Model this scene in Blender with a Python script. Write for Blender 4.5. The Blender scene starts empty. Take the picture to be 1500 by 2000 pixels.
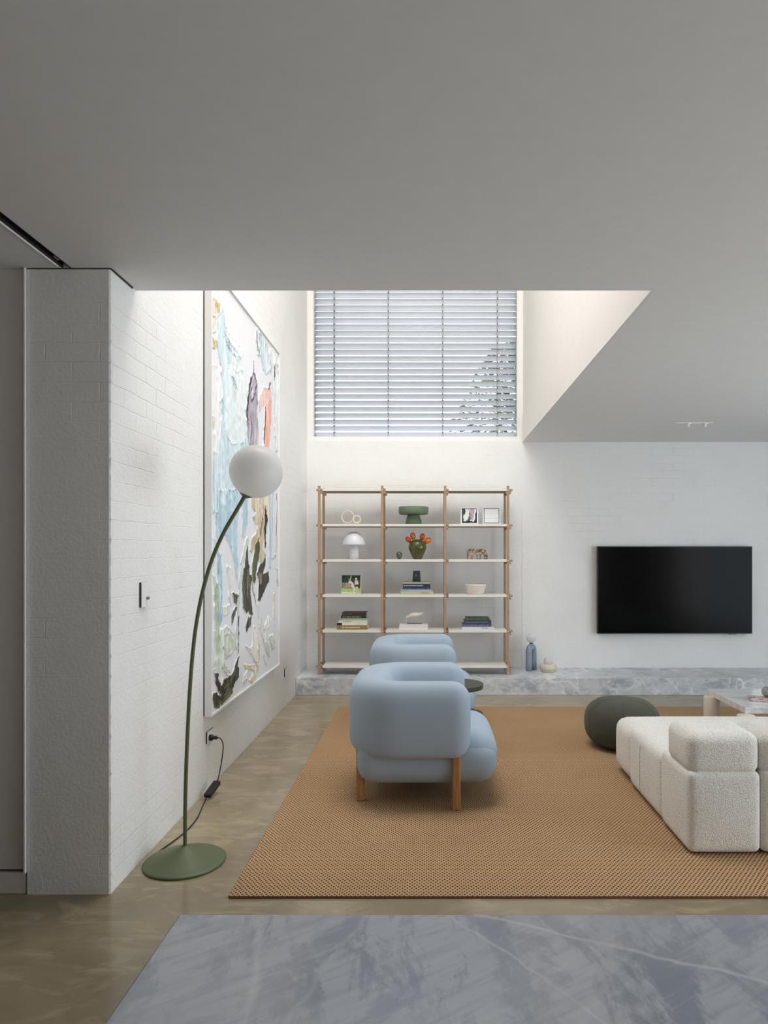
import bpy, bmesh, math, random
import numpy as np
from mathutils import Vector, Matrix, noise
random.seed(7)
PI = math.pi
S = bpy.context.scene
C = S.collection

# ---------------------------------------------------------------- camera
F, VX, VY = 1333.33, 839.5, 1075.7          # focal length in px and foot of the optical axis (1500x2000 frame)
def wx(px, Y): return (px - VX) * Y / F
def wz(py, Y): return 1.5 - (py - VY) * Y / F
cam_d = bpy.data.cameras.new('camera')
cam_d.sensor_fit = 'VERTICAL'; cam_d.sensor_height = 36; cam_d.sensor_width = 27; cam_d.lens = 24
cam_d.shift_x = (750 - VX) / 2000; cam_d.shift_y = (VY - 1000) / 2000
cam_d.clip_start = .05; cam_d.clip_end = 200
cam = bpy.data.objects.new('camera', cam_d); C.objects.link(cam)
cam.location = (0, 0, 1.5); cam.rotation_euler = (PI / 2, 0, 0)
S.camera = cam
S.view_settings.view_transform = 'Standard'; S.view_settings.look = 'None'
S.view_settings.gamma = 1; S.view_settings.exposure = 0; S.view_settings.use_curve_mapping = False
S.cycles.use_denoising = True
S.cycles.max_bounces = 10; S.cycles.diffuse_bounces = 6
S.cycles.sample_clamp_indirect = 6

# ---------------------------------------------------------------- light
W = bpy.data.worlds.new('sky'); S.world = W; W.use_nodes = True
bgn = W.node_tree.nodes['Background']
bgn.inputs[0].default_value = (.93, .94, 1.0, 1); bgn.inputs[1].default_value = 2.35
def area(name, loc, rot, sx, sy, power, col):
    l = bpy.data.lights.new(name, 'AREA'); l.shape = 'RECTANGLE'; l.size = sx; l.size_y = sy
    l.energy = power; l.color = col
    o = bpy.data.objects.new(name, l); C.objects.link(o); o.location = loc; o.rotation_euler = rot
    return o
area('skylight_daylight', (-.16, 4.3, 6.1), (0, 0, 0), 2.1, 1.6, 112, (1, .965, .92))
area('garden_door_daylight', (5.55, 3.4, 1.35), (0, PI / 2, 0), 2.4, 4.2, 50, (.46, .78, 1))
area('right_fill_light', (5.55, 1.2, 1.35), (0, PI / 2, 0), 2.4, 2.4, 62, (1, .965, .93))  # extra fill from the right, added to balance the room's tones
area('rear_warm_fill', (.5, -3.9, 1.4), (PI / 2, 0, 0), 2.4, 2.2, 4, (1, .8, .62))  # weak warm fill, added in front of the solid rear wall

# ---------------------------------------------------------------- helpers
def lin(c):
    c = c / 255
    return c / 12.92 if c <= .04045 else ((c + .055) / 1.055) ** 2.4
def rgb(r, g, b): return (lin(r), lin(g), lin(b), 1)

class Mat:
    def __init__(s, name, col=(200, 200, 200), rough=.6, metal=0, spec=.5, **kw):
        m = bpy.data.materials.new(name); m.use_nodes = True
        s.m = m; s.nt = m.node_tree; s.N = s.nt.nodes; s.L = s.nt.links
        s.b = s.N['Principled BSDF']
        s.b.inputs['Base Color'].default_value = rgb(*col)
        s.b.inputs['Roughness'].default_value = rough
        s.b.inputs['Metallic'].default_value = metal
        s.b.inputs['Specular IOR Level'].default_value = spec
        for k, v in kw.items(): s.b.inputs[k].default_value = v
    def n(s, t, **kw):
        x = s.N.new(t)
        for k, v in kw.items():
            if hasattr(x, k): setattr(x, k, v)
            else: x.inputs[k].default_value = v
        return x
    def l(s, a, b): s.L.new(a, b)
    def pos(s):
        return s.n('ShaderNodeNewGeometry').outputs['Position']
    def objc(s):
        return s.n('ShaderNodeTexCoord').outputs['Object']
    def vmap(s, vec, scale=(1, 1, 1), rot=(0, 0, 0)):
        mp = s.n('ShaderNodeMapping'); s.l(vec, mp.inputs[0])
        mp.inputs['Scale'].default_value = scale; mp.inputs['Rotation'].default_value = rot
        return mp.outputs[0]
    def noise(s, vec, scale, detail=4, rough=.55, dist=0):
        x = s.n('ShaderNodeTexNoise'); s.l(vec, x.inputs['Vector'])
        x.inputs['Scale'].default_value = scale; x.inputs['Detail'].default_value = detail
        x.inputs['Roughness'].default_value = rough; x.inputs['Distortion'].default_value = dist
        return x.outputs['Fac']
    def ramp(s, fac, stops):
        r = s.n('ShaderNodeValToRGB'); s.l(fac, r.inputs[0]); e = r.color_ramp.elements
        while len(e) < len(stops): e.new(.5)
        for q, (p, c) in zip(e, stops):
            q.position = p; q.color = rgb(*c) if isinstance(c, tuple) else (c, c, c, 1)
        return r.outputs[0]
    def mix(s, fac, a, b, mode='MIX'):
        x = s.n('ShaderNodeMix'); x.data_type = 'RGBA'; x.blend_type = mode
        for v, i in ((fac, 0), (a, 6), (b, 7)):
            if isinstance(v, (int, float)): x.inputs[i].default_value = v
            elif isinstance(v, tuple): x.inputs[i].default_value = rgb(*v)
            else: s.l(v, x.inputs[i])
        return x.outputs[2]
    def math(s, op, a, b=0., c=None):
        x = s.n('ShaderNodeMath'); x.operation = op
        for i, v in enumerate((a, b, c)):
            if v is None: continue
            if isinstance(v, (int, float)): x.inputs[i].default_value = v
            else: s.l(v, x.inputs[i])
        return x.outputs[0]
    def color(s, o): s.l(o, s.b.inputs['Base Color']); return s
    def bump(s, h, strength=.3, dist=.01):
        x = s.n('ShaderNodeBump'); s.l(h, x.inputs['Height'])
        x.inputs['Strength'].default_value = strength; x.inputs['Distance'].default_value = dist
        s.l(x.outputs[0], s.b.inputs['Normal']); return s

def brick_mat(name, axis, joint=(.42, .04, .72, .6), grain=.8):
    """white bagged brickwork, courses on z, stretchers along `axis`"""
    M = Mat(name, (225, 225, 222), .62, spec=.35)
    sep = M.n('ShaderNodeSeparateXYZ'); M.l(M.pos(), sep.inputs[0])
    cmb = M.n('ShaderNodeCombineXYZ')
    wob = M.noise(M.pos(), 9, 3)
    w = M.math('MULTIPLY', M.math('SUBTRACT', wob, .5), .016)
    M.l(M.math('ADD', sep.outputs[axis], w), cmb.inputs[0]); M.l(M.math('ADD', sep.outputs[2], w), cmb.inputs[1])
    br = M.n('ShaderNodeTexBrick'); M.l(cmb.outputs[0], br.inputs['Vector'])
    br.inputs['Scale'].default_value = 1; br.inputs['Brick Width'].default_value = .24
    br.inputs['Row Height'].default_value = .086; br.inputs['Mortar Size'].default_value = .0035
    br.inputs['Mortar Smooth'].default_value = 1.
    br.inputs['Color1'].default_value = (0, 0, 0, 1); br.inputs['Color2'].default_value = (1, 1, 1, 1)
    gate = M.ramp(M.noise(M.pos(), 1.9, 3), [(joint[0], joint[1]), (joint[2], joint[3])])
    mort = M.mix(1., br.outputs['Fac'], gate, 'MULTIPLY')
    h0 = M.math('MULTIPLY', mort, -1.)
    st = M.noise(M.vmap(M.pos(), (2, 2, 2)), 30, 5, .65)
    big = M.noise(M.pos(), 5, 3)
    tone = M.math('MULTIPLY', M.mix(1., br.outputs['Color'], gate, 'MULTIPLY'), .16)
    h = M.math('ADD', M.math('ADD', h0, M.math('MULTIPLY', st, grain)), M.math('ADD', M.math('MULTIPLY', big, 1.0), tone))
    M.bump(h, .8, .005)
    M.color(M.mix(M.ramp(M.noise(M.pos(), 3, 5), [(.45, 0.), (.75, 1.)]), (233, 233, 231), (230, 229, 226)))
    return M.m

def marble_mat(name, base, dark, light, rough=.25, blot=((3, 9, 3), 0.), streak=((2, 26, 8), .5), veins=(), waves=(), bl=.8, stv=.6):
    """grey marble: sharp-edged blotches, fine directional streaks, straight veins given as (nx, ny, nz, c, halfwidth, strength)"""
    M = Mat(name, base, rough, spec=.45); p = M.pos()
    nb = M.noise(M.vmap(M.vmap(p, (1, 1, 1), (0, 0, blot[1])), blot[0]), 1, 9, .72, .5)
    ns = M.noise(M.vmap(M.vmap(p, (1, 1, 1), (0, .3, streak[1])), streak[0]), 1, 7, .6, .3)
    gate = M.noise(p, 2.3, 3)
    c = M.mix(M.math('MULTIPLY', M.ramp(nb, [(.47, 0.), (.56, 1.)]), M.math('MULTIPLY', M.ramp(gate, [(.38, .1), (.58, 1.)]), bl)), base, dark)
    c = M.mix(M.math('MULTIPLY', M.ramp(ns, [(.48, 0.), (.70, 1.)]), stv), c, dark)
    c = M.mix(M.math('MULTIPLY', M.ramp(ns, [(.26, 1.), (.42, 0.)]), .35), c, light)
    sep = M.n('ShaderNodeSeparateXYZ'); M.l(p, sep.inputs[0]); wob = M.math('SUBTRACT', M.noise(p, 9, 6, .6), .5)
    for nx, ny, nz, k, hw, st in veins:
        d = M.math('ADD', M.math('ADD', M.math('MULTIPLY', sep.outputs[0], nx), M.math('MULTIPLY', sep.outputs[1], ny)), M.math('ADD', M.math('MULTIPLY', sep.outputs[2], nz), M.math('MULTIPLY', wob, .035)))
        a_ = M.math('ABSOLUTE', M.math('SUBTRACT', d, k))
        v = M.math('MULTIPLY', M.ramp(M.math('DIVIDE', a_, hw), [(0., 1.), (1., 0.)]), M.math('MULTIPLY', M.ramp(M.noise(p, 5, 3), [(.35, .2), (.6, 1.)]), st))
        c = M.mix(v, c, light)
    for rot, sc, di, st in waves:
        w = M.n('ShaderNodeTexWave'); M.l(M.vmap(p, (1, 1, 1), rot), w.inputs['Vector']); w.inputs['Scale'].default_value = sc
        w.inputs['Distortion'].default_value = di; w.inputs['Detail'].default_value = 5; w.inputs['Detail Scale'].default_value = 1.6
        v = M.math('MULTIPLY', M.ramp(w.outputs['Fac'], [(.86, 0.), (.97, 1.)]), M.math('MULTIPLY', M.ramp(M.noise(p, 3.1, 4), [(.42, 0.), (.6, 1.)]), st))
        c = M.mix(v, c, light)
    M.color(c); return M.m

def rug_mat():
    M = Mat('woven_jute', (170, 132, 92), .95, spec=.1)
    sep = M.n('ShaderNodeSeparateXYZ'); M.l(M.pos(), sep.inputs[0])
    wv = M.math('MULTIPLY', M.math('SUBTRACT', M.noise(M.pos(), 14, 3), .5), .013)
    x = M.math('ADD', sep.outputs[0], wv); y = M.math('ADD', sep.outputs[1], M.math('MULTIPLY', wv, .6))
    kx, ky = 2 * PI / .021, PI / .0135
    a = M.math('SINE', M.math('ADD', M.math('MULTIPLY', x, kx), M.math('MULTIPLY', y, ky)))
    b = M.math('SINE', M.math('SUBTRACT', M.math('MULTIPLY', x, kx), M.math('MULTIPLY', y, ky)))
    h = M.math('MAXIMUM', a, b)
    g = M.noise(M.pos(), 160, 3)
    hh = M.math('ADD', h, M.math('MULTIPLY', g, .5))
    fib = M.mix(M.noise(M.pos(), 2.2, 4), (194, 158, 121), (168, 136, 102))
    fib = M.mix(M.math('MULTIPLY', g, .5), fib, (212, 178, 136))
    gap = M.ramp(M.math('ADD', M.math('MULTIPLY', h, .5), .5), [(.30, 1.), (.74, 0.)])
    M.color(M.mix(gap, fib, (66, 44, 27)))
    M.bump(hh, .4, .003)
    return M.m

def floor_mat():
    M = Mat('polished_concrete', (165, 150, 125), .3, spec=.55)
    a = M.noise(M.pos(), 1.1, 7, .6, .8); b = M.noise(M.vmap(M.pos(), (1, 2.4, 1), (0, 0, .5)), 3.2, 6, .6, 1.0)
    c = M.mix(M.ramp(a, [(.35, 0.), (.65, 1.)]), (158, 145, 119), (134, 121, 97))
    c = M.mix(M.math('MULTIPLY', M.ramp(b, [(.50, 0.), (.68, 1.)]), .6), c, (182, 170, 140))  # pale streaks paint in rippling light on the floor
    c = M.mix(M.math('MULTIPLY', M.ramp(M.noise(M.pos(), 2.3, 5, .6, 2), [(.55, 0.), (.8, 1.)]), .4), c, (120, 118, 104))
    c = M.mix(M.math('MULTIPLY', M.ramp(M.noise(M.pos(), 220, 2), [(.6, 0.), (.8, 1.)]), .18), c, (90, 82, 70))
    M.color(c)
    M.l(M.math('ADD', M.math('MULTIPLY', a, .12), .12), M.b.inputs['Roughness'])
    M.bump(M.noise(M.vmap(M.pos(), (3, 1, 1), (0, 0, .3)), 4, 2), .12, .012)
    return M.m

def boucle_mat():
    M = Mat('cream_boucle', (226, 223, 214), .95, spec=.1)
    M.b.inputs['Sheen Weight'].default_value = .15
    v = M.n('ShaderNodeTexVoronoi'); M.l(M.pos(), v.inputs['Vector']); v.inputs['Scale'].default_value = 165
    nz = M.noise(M.pos(), 240, 3)
    h = M.math('ADD', M.math('MULTIPLY', v.outputs['Distance'], -1.), nz)
    M.color(M.mix(M.ramp(nz, [(.3, 1.), (.43, 0.)]), (242, 240, 234), (130, 125, 114)))
    M.bump(h, .6, .004); return M.m

def fabric_mat(name, col, sc=700, st=.25, var=6):
    M = Mat(name, col, .9, spec=.15); M.b.inputs['Sheen Weight'].default_value = .12
    c2 = tuple(max(0, k - var) for k in col)
    M.color(M.mix(M.noise(M.objc(), sc * .3, 4), col, c2))
    M.bump(M.noise(M.objc(), sc, 2), st, .002); return M.m

def wood_mat(name, a, b):
    M = Mat(name, a, .5, spec=.35)
    n_ = M.noise(M.vmap(M.objc(), (14, 14, 1.2)), 7, 5, .6, .4)
    M.color(M.mix(M.ramp(n_, [(.35, 0.), (.65, 1.)]), a, b)); return M.m

def plain(name, col, rough=.6, **kw):
    M = Mat(name, col, rough, **kw)
    M.color(M.mix(M.noise(M.objc(), 12, 3), col, tuple(max(0, int(k * .97)) for k in col)))
    return M.m

def vcol_mat(name, rough=.55):
    M = Mat(name, (255, 255, 255), rough, spec=.4)
    a = M.n('ShaderNodeAttribute'); a.attribute_name = 'paint'
    M.l(a.outputs['Color'], M.b.inputs['Base Color']); return M.m

def glass_mat():
    m = bpy.data.materials.new('window_glass'); m.use_nodes = True; nt = m.node_tree
    nt.nodes.remove(nt.nodes['Principled BSDF']); out = nt.nodes['Material Output']
    t = nt.nodes.new('ShaderNodeBsdfTransparent'); t.inputs[0].default_value = (.95, .97, .97, 1)
    g = nt.nodes.new('ShaderNodeBsdfGlossy'); g.inputs['Roughness'].default_value = .02
    f = nt.nodes.new('ShaderNodeFresnel'); f.inputs[0].default_value = 1.3
    mx = nt.nodes.new('ShaderNodeMixShader')
    nt.links.new(f.outputs[0], mx.inputs[0]); nt.links.new(t.outputs[0], mx.inputs[1]); nt.links.new(g.outputs[0], mx.inputs[2])
    nt.links.new(mx.outputs[0], out.inputs[0]); return m

def shade(bm, smooth):
    for f in bm.faces: f.smooth = smooth
def obj(name, bm, mat=None, parent=None, smooth=False, kind=None):
    if parent is not None and 'wl' in OFF.get(parent.name, {}):
        bmesh.ops.translate(bm, verts=bm.verts, vec=-OFF[parent.name]['wl'])
    me = bpy.data.meshes.new(name); shade(bm, smooth)
    bmesh.ops.recalc_face_normals(bm, faces=bm.faces)
    bm.to_mesh(me); bm.free()
    for x in (mat if isinstance(mat, (list, tuple)) else [mat]):
        if x: me.materials.append(x)
    o = bpy.data.objects.new(name, me); C.objects.link(o)
    if parent is not None: o.parent = parent
    if parent is not None and parent.name in OFF: OFF[o.name] = OFF[parent.name]
    if kind: o['kind'] = kind
    return o
OFF = {}
def thing(name, label, cat, loc=(0, 0, 0), group=None, world=True, rotz=0):
    """Empty at the base of a thing; with world=True its parts are written in world coordinates"""
    o = bpy.data.objects.new(name, None); C.objects.link(o); o.location = loc; o.rotation_euler = (0, 0, rotz)
    o.empty_display_size = .1
    if label: o['label'] = label; o['category'] = cat
    if group: o['group'] = group
    if world: OFF[o.name] = {'wl': Vector(loc)}
    return o
def tag(o, label, cat, group=None):
    o['label'] = label; o['category'] = cat
    if group: o['group'] = group
    return o
def B(): return bmesh.new()
def box(bm, x0, x1, y0, y1, z0, z1, mi=0):
    v = [bm.verts.new(p) for p in ((x0, y0, z0), (x1, y0, z0), (x1, y1, z0), (x0, y1, z0), (x0, y0, z1), (x1, y0, z1), (x1, y1, z1), (x0, y1, z1))]
    for q in ((0, 3, 2, 1), (4, 5, 6, 7), (0, 1, 5, 4), (1, 2, 6, 5), (2, 3, 7, 6), (3, 0, 4, 7)):
        f = bm.faces.new([v[i] for i in q]); f.material_index = mi
    return bm
def bevbox(x0, x1, y0, y1, z0, z1, r=.003, seg=2):
    bm = box(B(), x0, x1, y0, y1, z0, z1)
    bmesh.ops.bevel(bm, geom=list(bm.edges), offset=r, segments=seg, profile=.5, affect='EDGES'); return bm
def puff(x0, x1, y0, y1, z0, z1, r, n=14, bulge=(0, 0, 0)):
    """soft upholstered block: rounded box by clamping a subdivided box, with optional belly on each axis"""
    bm = B(); bmesh.ops.create_cube(bm, size=2)
    bmesh.ops.subdivide_edges(bm, edges=list(bm.edges), cuts=n, use_grid_fill=True)
    h = Vector(((x1 - x0) / 2, (y1 - y0) / 2, (z1 - z0) / 2)); c = Vector(((x0 + x1) / 2, (y0 + y1) / 2, (z0 + z1) / 2))
    rr = min(r, h.x, h.y, h.z)
    for v in bm.verts:
        p = Vector(v.co)
        # concentrate vertices near the edges
        q = Vector([math.sin(a * PI / 2) for a in p])
        w = Vector((q.x * h.x, q.y * h.y, q.z * h.z))
        inn = Vector([max(-(hh - rr), min(hh - rr, a)) for a, hh in zip(w, h)])
        d = w - inn
        if d.length > 1e-9:
            # cube-surface direction to sphere direction
            m = max(abs(d.x), abs(d.y), abs(d.z)); d = d.normalized() * m if m > 0 else d
        w = inn + d
        u = Vector((w.x / h.x, w.y / h.y, w.z / h.z))
        for i in range(3):
            j, k = (i + 1) % 3, (i + 2) % 3
            w[i] += math.copysign(1, w[i]) * bulge[i] * max(0, 1 - u[j] ** 2) * max(0, 1 - u[k] ** 2) * abs(u[i])
        v.co = c + w
    return bm
def ring(bm, pts): return [bm.verts.new(p) for p in pts]
def skin_rings(bm, rings, closed=False, caps=True):
    n = len(rings[0]); R = len(rings)
    for i in range(R if closed else R - 1):
        a, b = rings[i], rings[(i + 1) % R]
        for k in range(n):
            bm.faces.new((a[k], a[(k + 1) % n], b[(k + 1) % n], b[k]))
    if caps and not closed:
        bm.faces.new(rings[0][::-1]); bm.faces.new(rings[-1])
def lathe(prof, c=(0, 0, 0), seg=48, bm=None, caps=True):
    bm = bm or B(); rs = []
    for r, z in prof:
        r = max(r, 1e-4)
        rs.append(ring(bm, [(c[0] + r * math.cos(2 * PI * k / seg), c[1] + r * math.sin(2 * PI * k / seg), c[2] + z) for k in range(seg)]))
    skin_rings(bm, rs, caps=caps); return bm
def ball(c, r, seg=48, bm=None, sz=1, tilt=None):
    pr = [(r * math.sin(PI * i / (seg // 2)), -r * sz * math.cos(PI * i / (seg // 2))) for i in range(seg // 2 + 1)]
    b2 = lathe(pr, (0, 0, 0), seg, caps=False)
    bmesh.ops.remove_doubles(b2, verts=b2.verts, dist=2e-4)
    if tilt: bmesh.ops.rotate(b2, verts=b2.verts, matrix=Matrix.Rotation(tilt[1], 3, tilt[0]))
    bmesh.ops.translate(b2, verts=b2.verts, vec=c)
    if bm is None: return b2
    merge(bm, b2); return bm
def merge(bm, other):
    me = bpy.data.meshes.new('tmp'); other.to_mesh(me); other.free(); bm.from_mesh(me); bpy.data.meshes.remove(me); return bm
def smooth_path(pts, n=8):
    P = [Vector(p) for p in pts]; P = [2 * P[0] - P[1]] + P + [2 * P[-1] - P[-2]]; out = []
    for i in range(1, len(P) - 2):
        for k in range(n):
            t = k / n; a, b, c, d = P[i - 1:i + 3]
            out.append(.5 * ((2 * b) + (c - a) * t + (2 * a - 5 * b + 4 * c - d) * t * t + (3 * b - a - 3 * c + d) * t ** 3))
    out.append(P[-2]); return out
def tube(pts, r, seg=10, bm=None, closed=False):
    bm = bm or B(); P = [Vector(p) for p in pts]; n = len(P); rs = []; up = None
    for i, p in enumerate(P):
        if closed: t = (P[(i + 1) % n] - P[i - 1]).normalized()
        else: t = (P[min(i + 1, n - 1)] - P[max(i - 1, 0)]).normalized()
        if up is None:
            up = Vector((0, 0, 1)) if abs(t.z) < .9 else Vector((0, 1, 0))
        u = (up - t * up.dot(t)).normalized(); v = t.cross(u); up = u
        rr = r[i] if isinstance(r, (list, tuple)) else r
        rs.append(ring(bm, [p + (u * math.cos(2 * PI * k / seg) + v * math.sin(2 * PI * k / seg)) * rr for k in range(seg)]))
    skin_rings(bm, rs, closed); return bm
def supsec(a, b, n, seg):
    out = []
    for k in range(seg):
        t = 2 * PI * (k + .5) / seg; c, s = math.cos(t), math.sin(t)
        out.append((a * math.copysign(abs(c) ** (2 / n), c), b * math.copysign(abs(s) ** (2 / n), s)))
    return out

# ---------------------------------------------------------------- materials
m_brick_x = brick_mat('white_brick_left', 1)
m_brick_y = brick_mat('white_brick_back', 0)
m_pier = brick_mat('white_bagged_pier', 0, (.46, 0., .75, .55), .7)
m_plaster = plain('warm_white_plaster', (214, 211, 206), .7)
m_ceil = plain('ceiling_paint', (224, 224, 223), .8)
m_voidw = plain('upper_wall_paint', (228, 224, 220), .7)
m_white = plain('white_paint', (238, 238, 236), .4)
m_floor = floor_mat()
m_marble_ledge = marble_mat('grey_marble_ledge', (206, 209, 212), (158, 163, 172), (242, 243, 244), .3, ((4, 5, 9), .4), ((5, 14, 20), .7), (), (((.2, .75, .3), 1.7, 9, .6), ((.3, -.8, .3), 2.6, 12, .5)), .9, .55)
m_marble_island = marble_mat('blue_grey_marble', (214, 220, 230), (164, 173, 191), (246, 248, 250), .18, ((15, 6, 3), -.12), ((7, 60, 8), -.62),
    ((.425, .905, 0, 1.0215, .006, .75), (.8, .6, 0, .676, .004, .6), (.98, .2, 0, -.05, .010, .5), (.95, -.3, 0, -.42, .007, .35), (-.55, .83, 0, .42, .004, .3)), (), .85, .45)
m_marble_table = marble_mat('pale_marble', (242, 242, 242), (186, 190, 194), (250, 250, 250), .1, ((5, 14, 5), .1), ((4, 26, 8), .1), (), (), .5, .5)
m_rug = rug_mat(); m_boucle = boucle_mat()
m_blue = fabric_mat('pale_blue_wool', (164, 179, 194)); m_pouf = fabric_mat('olive_grey_wool', (82, 83, 72), 500, .25, 5)
m_oak = wood_mat('oak', (186, 140, 92), (160, 115, 70)); m_shelfwood = wood_mat('shelf_oak', (180, 151, 124), (162, 133, 107))
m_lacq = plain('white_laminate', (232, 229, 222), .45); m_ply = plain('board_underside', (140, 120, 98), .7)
m_green = plain('olive_lacquer', (86, 97, 63), .45); m_darkgreen = plain('dark_green_lacquer', (58, 66, 44), .3)
m_opal = Mat('opal_glass', (232, 232, 230), .35, spec=.4); m_opal.b.inputs['Subsurface Weight'].default_value = .3
m_opal.b.inputs['Subsurface Radius'].default_value = (.05, .05, .05); _t = m_opal.n('ShaderNodeBsdfTranslucent'); _t.inputs[0].default_value = (.92, .92, .91, 1); _x = m_opal.n('ShaderNodeMixShader'); _x.inputs[0].default_value = .45
m_opal.b.inputs['Subsurface Weight'].default_value = 0
m_opal.l(m_opal.b.outputs[0], _x.inputs[1]); m_opal.l(_t.outputs[0], _x.inputs[2]); m_opal.l(_x.outputs[0], m_opal.N['Material Output'].inputs[0]); m_opal = m_opal.m
m_black = plain('black_plastic', (22, 22, 24), .4); m_dark = plain('dark_parts_gap_shade', (34, 33, 32), .8)  # last one: dark fittings, and shade coloured into gaps
m_slat = plain('blind_slat', (242, 242, 250), .4); m_cord = plain('ladder_cord', (96, 98, 104), .7); m_glass = glass_mat()
m_paint = vcol_mat('oil_paint', .5); m_print = vcol_mat('printed_picture', .45)

# ---------------------------------------------------------------- room
XL, YN, YB, ZC, XR, XV, YV, ZT = -1.395, 2.987, 7.74, 2.733, 5.6, 1.061, 3.2245, 6.2
def struct(name, bm, mat, parent=None, smooth=False):
    o = obj(name, bm, mat, parent, smooth)
    if parent is None: o['kind'] = 'structure'
    return o
struct('floor', box(B(), -5, XR + .1, -4.1, YB + .2, -.1, 0), m_floor)
# brick wall end + left wall as one subdivided block with slightly uneven arris
def wall_grid(bm, o, du, dv, nu, nv, nrm, amp):
    vs = [[None] * (nv + 1) for _ in range(nu + 1)]
    for i in range(nu + 1):
        for j in range(nv + 1):
            p = Vector(o) + Vector(du) * i / nu + Vector(dv) * j / nv
            vs[i][j] = p
    return vs
bl = box(B(), -1.760, XL, YN, YB + .2, 0, ZT)
struct('wall_left', bl, m_brick_x)
pe = B()   # rendered brick pier face with a hand-trowelled edge
nz_, zz = 220, ZC + .02
rows = []
for j in range(nz_ + 1):
    z = zz * j / nz_
    e = .0022 * noise.noise(Vector((0, 0, z * 30))) + .0018 * noise.noise(Vector((3, 0, z * 90)))
    fr = (z / .086) % 1
    if fr < .12: e += .0022
    rows.append(ring(pe, [(-1.757, YN + .001, z), (-1.757, YN - .008, z), (XL - .006, YN - .008, z), (XL + .001 + e, YN - .004, z), (XL + .001 + e * .6, YN + .004, z)]))
for j in range(nz_):
    for k in range(4): pe.faces.new((rows[j][k], rows[j][k + 1], rows[j + 1][k + 1], rows[j + 1][k]))
struct('wall_pier', pe, m_pier)
struct('wall_back', box(B(), XL - .1, XR + .1, YB, YB + .3, 0, 2.735), m_brick_y)
struct('wall_back_upper', box(B(), XV, XR + .1, YB, YB + .3, 2.735, ZT), m_voidw)
struct('wall_upper_right', box(B(), XV, XV + .12, YV + .1, YB, ZC + .3, ZT), m_voidw)
struct('wall_upper_front', box(B(), XL, XV + .12, YV + .001, YV + .1, ZC + .3, ZT), m_voidw)
fas = box(B(), XL, XV, YV, YV + .012, ZC + .0005, ZC + .3); box(fas, XV - .012, XV, YV + .012, YB, ZC + .0005, ZC + .3)
struct('trim_1', fas, m_voidw)
# roof with skylight opening
rf = box(B(), XL - .4, XV + .3, YV, 3.45, ZT, ZT + .1); box(rf, XL - .4, XV + .3, 5.2, YB + .3, ZT, ZT + .1)
box(rf, XL - .4, XL + .18, 3.45, 5.2, ZT, ZT + .1); box(rf, XV - .18, XV + .3, 3.45, 5.2, ZT, ZT + .1)
struct('ceiling_upper', rf, m_voidw)
cl = box(B(), -5, -1.608, -4.1, YN, ZC, ZC + .3); box(cl, -1.561, XR + .1, -4.1, YV, ZC, ZC + .3)
box(cl, XV + .0005, XR + .1, YV, YB, ZC, ZC + .3); box(cl, -1.608, -1.561, -4.1, YN, ZC + .07, ZC + .3)
box(cl, -5, -1.561, YN, YN + .1, ZC, ZC + .3)
struct('ceiling', cl, m_ceil)
tr = box(B(), -1.6075, -1.5995, -4, YN - .001, ZC + .002, ZC + .07); box(tr, -1.5695, -1.5615, -4, YN - .001, ZC + .002, ZC + .07)
box(tr, -1.5995, -1.5695, -4, YN - .001, ZC + .06, ZC + .0695)
tt = thing('sliding_door_track', 'black recessed sliding door track running along the ceiling at upper left', 'track', (-1.585, 0, ZC))
obj('channel', tr, m_dark, tt)
obj('edge_bead', box(B(), -1.6145, -1.6085, -4, YN - .03, ZC - .004, ZC - .0002), m_white, tt)['label'] = 'white metal edge strip'
obj('roller', bevbox(-1.592, -1.576, YN - .11, YN - .07, ZC + .006, ZC + .03, .004), plain('zinc', (150, 150, 150), .3, metal=.8), tt)
# dark strips stand for the shade in the gap between brick wall and ceiling
struct('shade_strip_1', box(B(), -1.757, XL + .004, YN - .010, YN - .001, ZC - .0045, ZC - .0002), m_dark)
struct('shade_strip_2', box(B(), XL + .0015, XL + .006, YN, YV - .03, ZC - .006, ZC - .0003), m_dark)
# plaster side wall with skirting
struct('wall_side', box(B(), -5, -1.7665, YN, YN + .12, .106, ZC), m_plaster)
sw = box(B(), -5, -1.7665, YN + .02, YN + .12, 0, .106); struct('recess_shade', sw, m_dark)  # recess above the skirting coloured dark for its shade
struct('baseboard_left', bevbox(-5, -1.7665, YN - .004, YN + .019, 0.001, .094, .002), m_plaster)
struct('trim_5', box(B(), -1.7663, -1.7605, YN - .020, YN + .02, .096, ZC - .001), m_white)
# surrounding room, right glazing opening and the rear
m_dark_bounce = wood_mat('dark_bounce_brown', (72, 46, 28), (56, 36, 22))  # invented brown for unseen walls, keeps bounce on the pier dark and warm
struct('wall_far_left', box(B(), -5.1, -5, -4.1, YN + .1, 0, ZC), m_dark_bounce)
wr = box(B(), XR, XR + .12, -4.1, .8, 0, ZC); box(wr, XR, XR + .12, 5.6, YB, 0, ZC); box(wr, XR, XR + .12, .8, 5.6, 2.6, ZC)
struct('wall_right', wr, m_plaster)
struct('wall_rear_dark', box(B(), -5, 1.7, -4.2, -4.1, 0, ZC), m_dark_bounce)
wf = B(); box(wf, 4.7, XR, -4.2, -4.1, 0, ZC); box(wf, 1.7, 4.7, -4.2, -4.1, 2.55, ZC)
struct('wall_front', wf, m_plaster)
# control joint on the back wall
struct('trim_6', bevbox(XV - .016, XV - .004, YB - .005, YB, .175, 2.02, .002), m_white)

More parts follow.
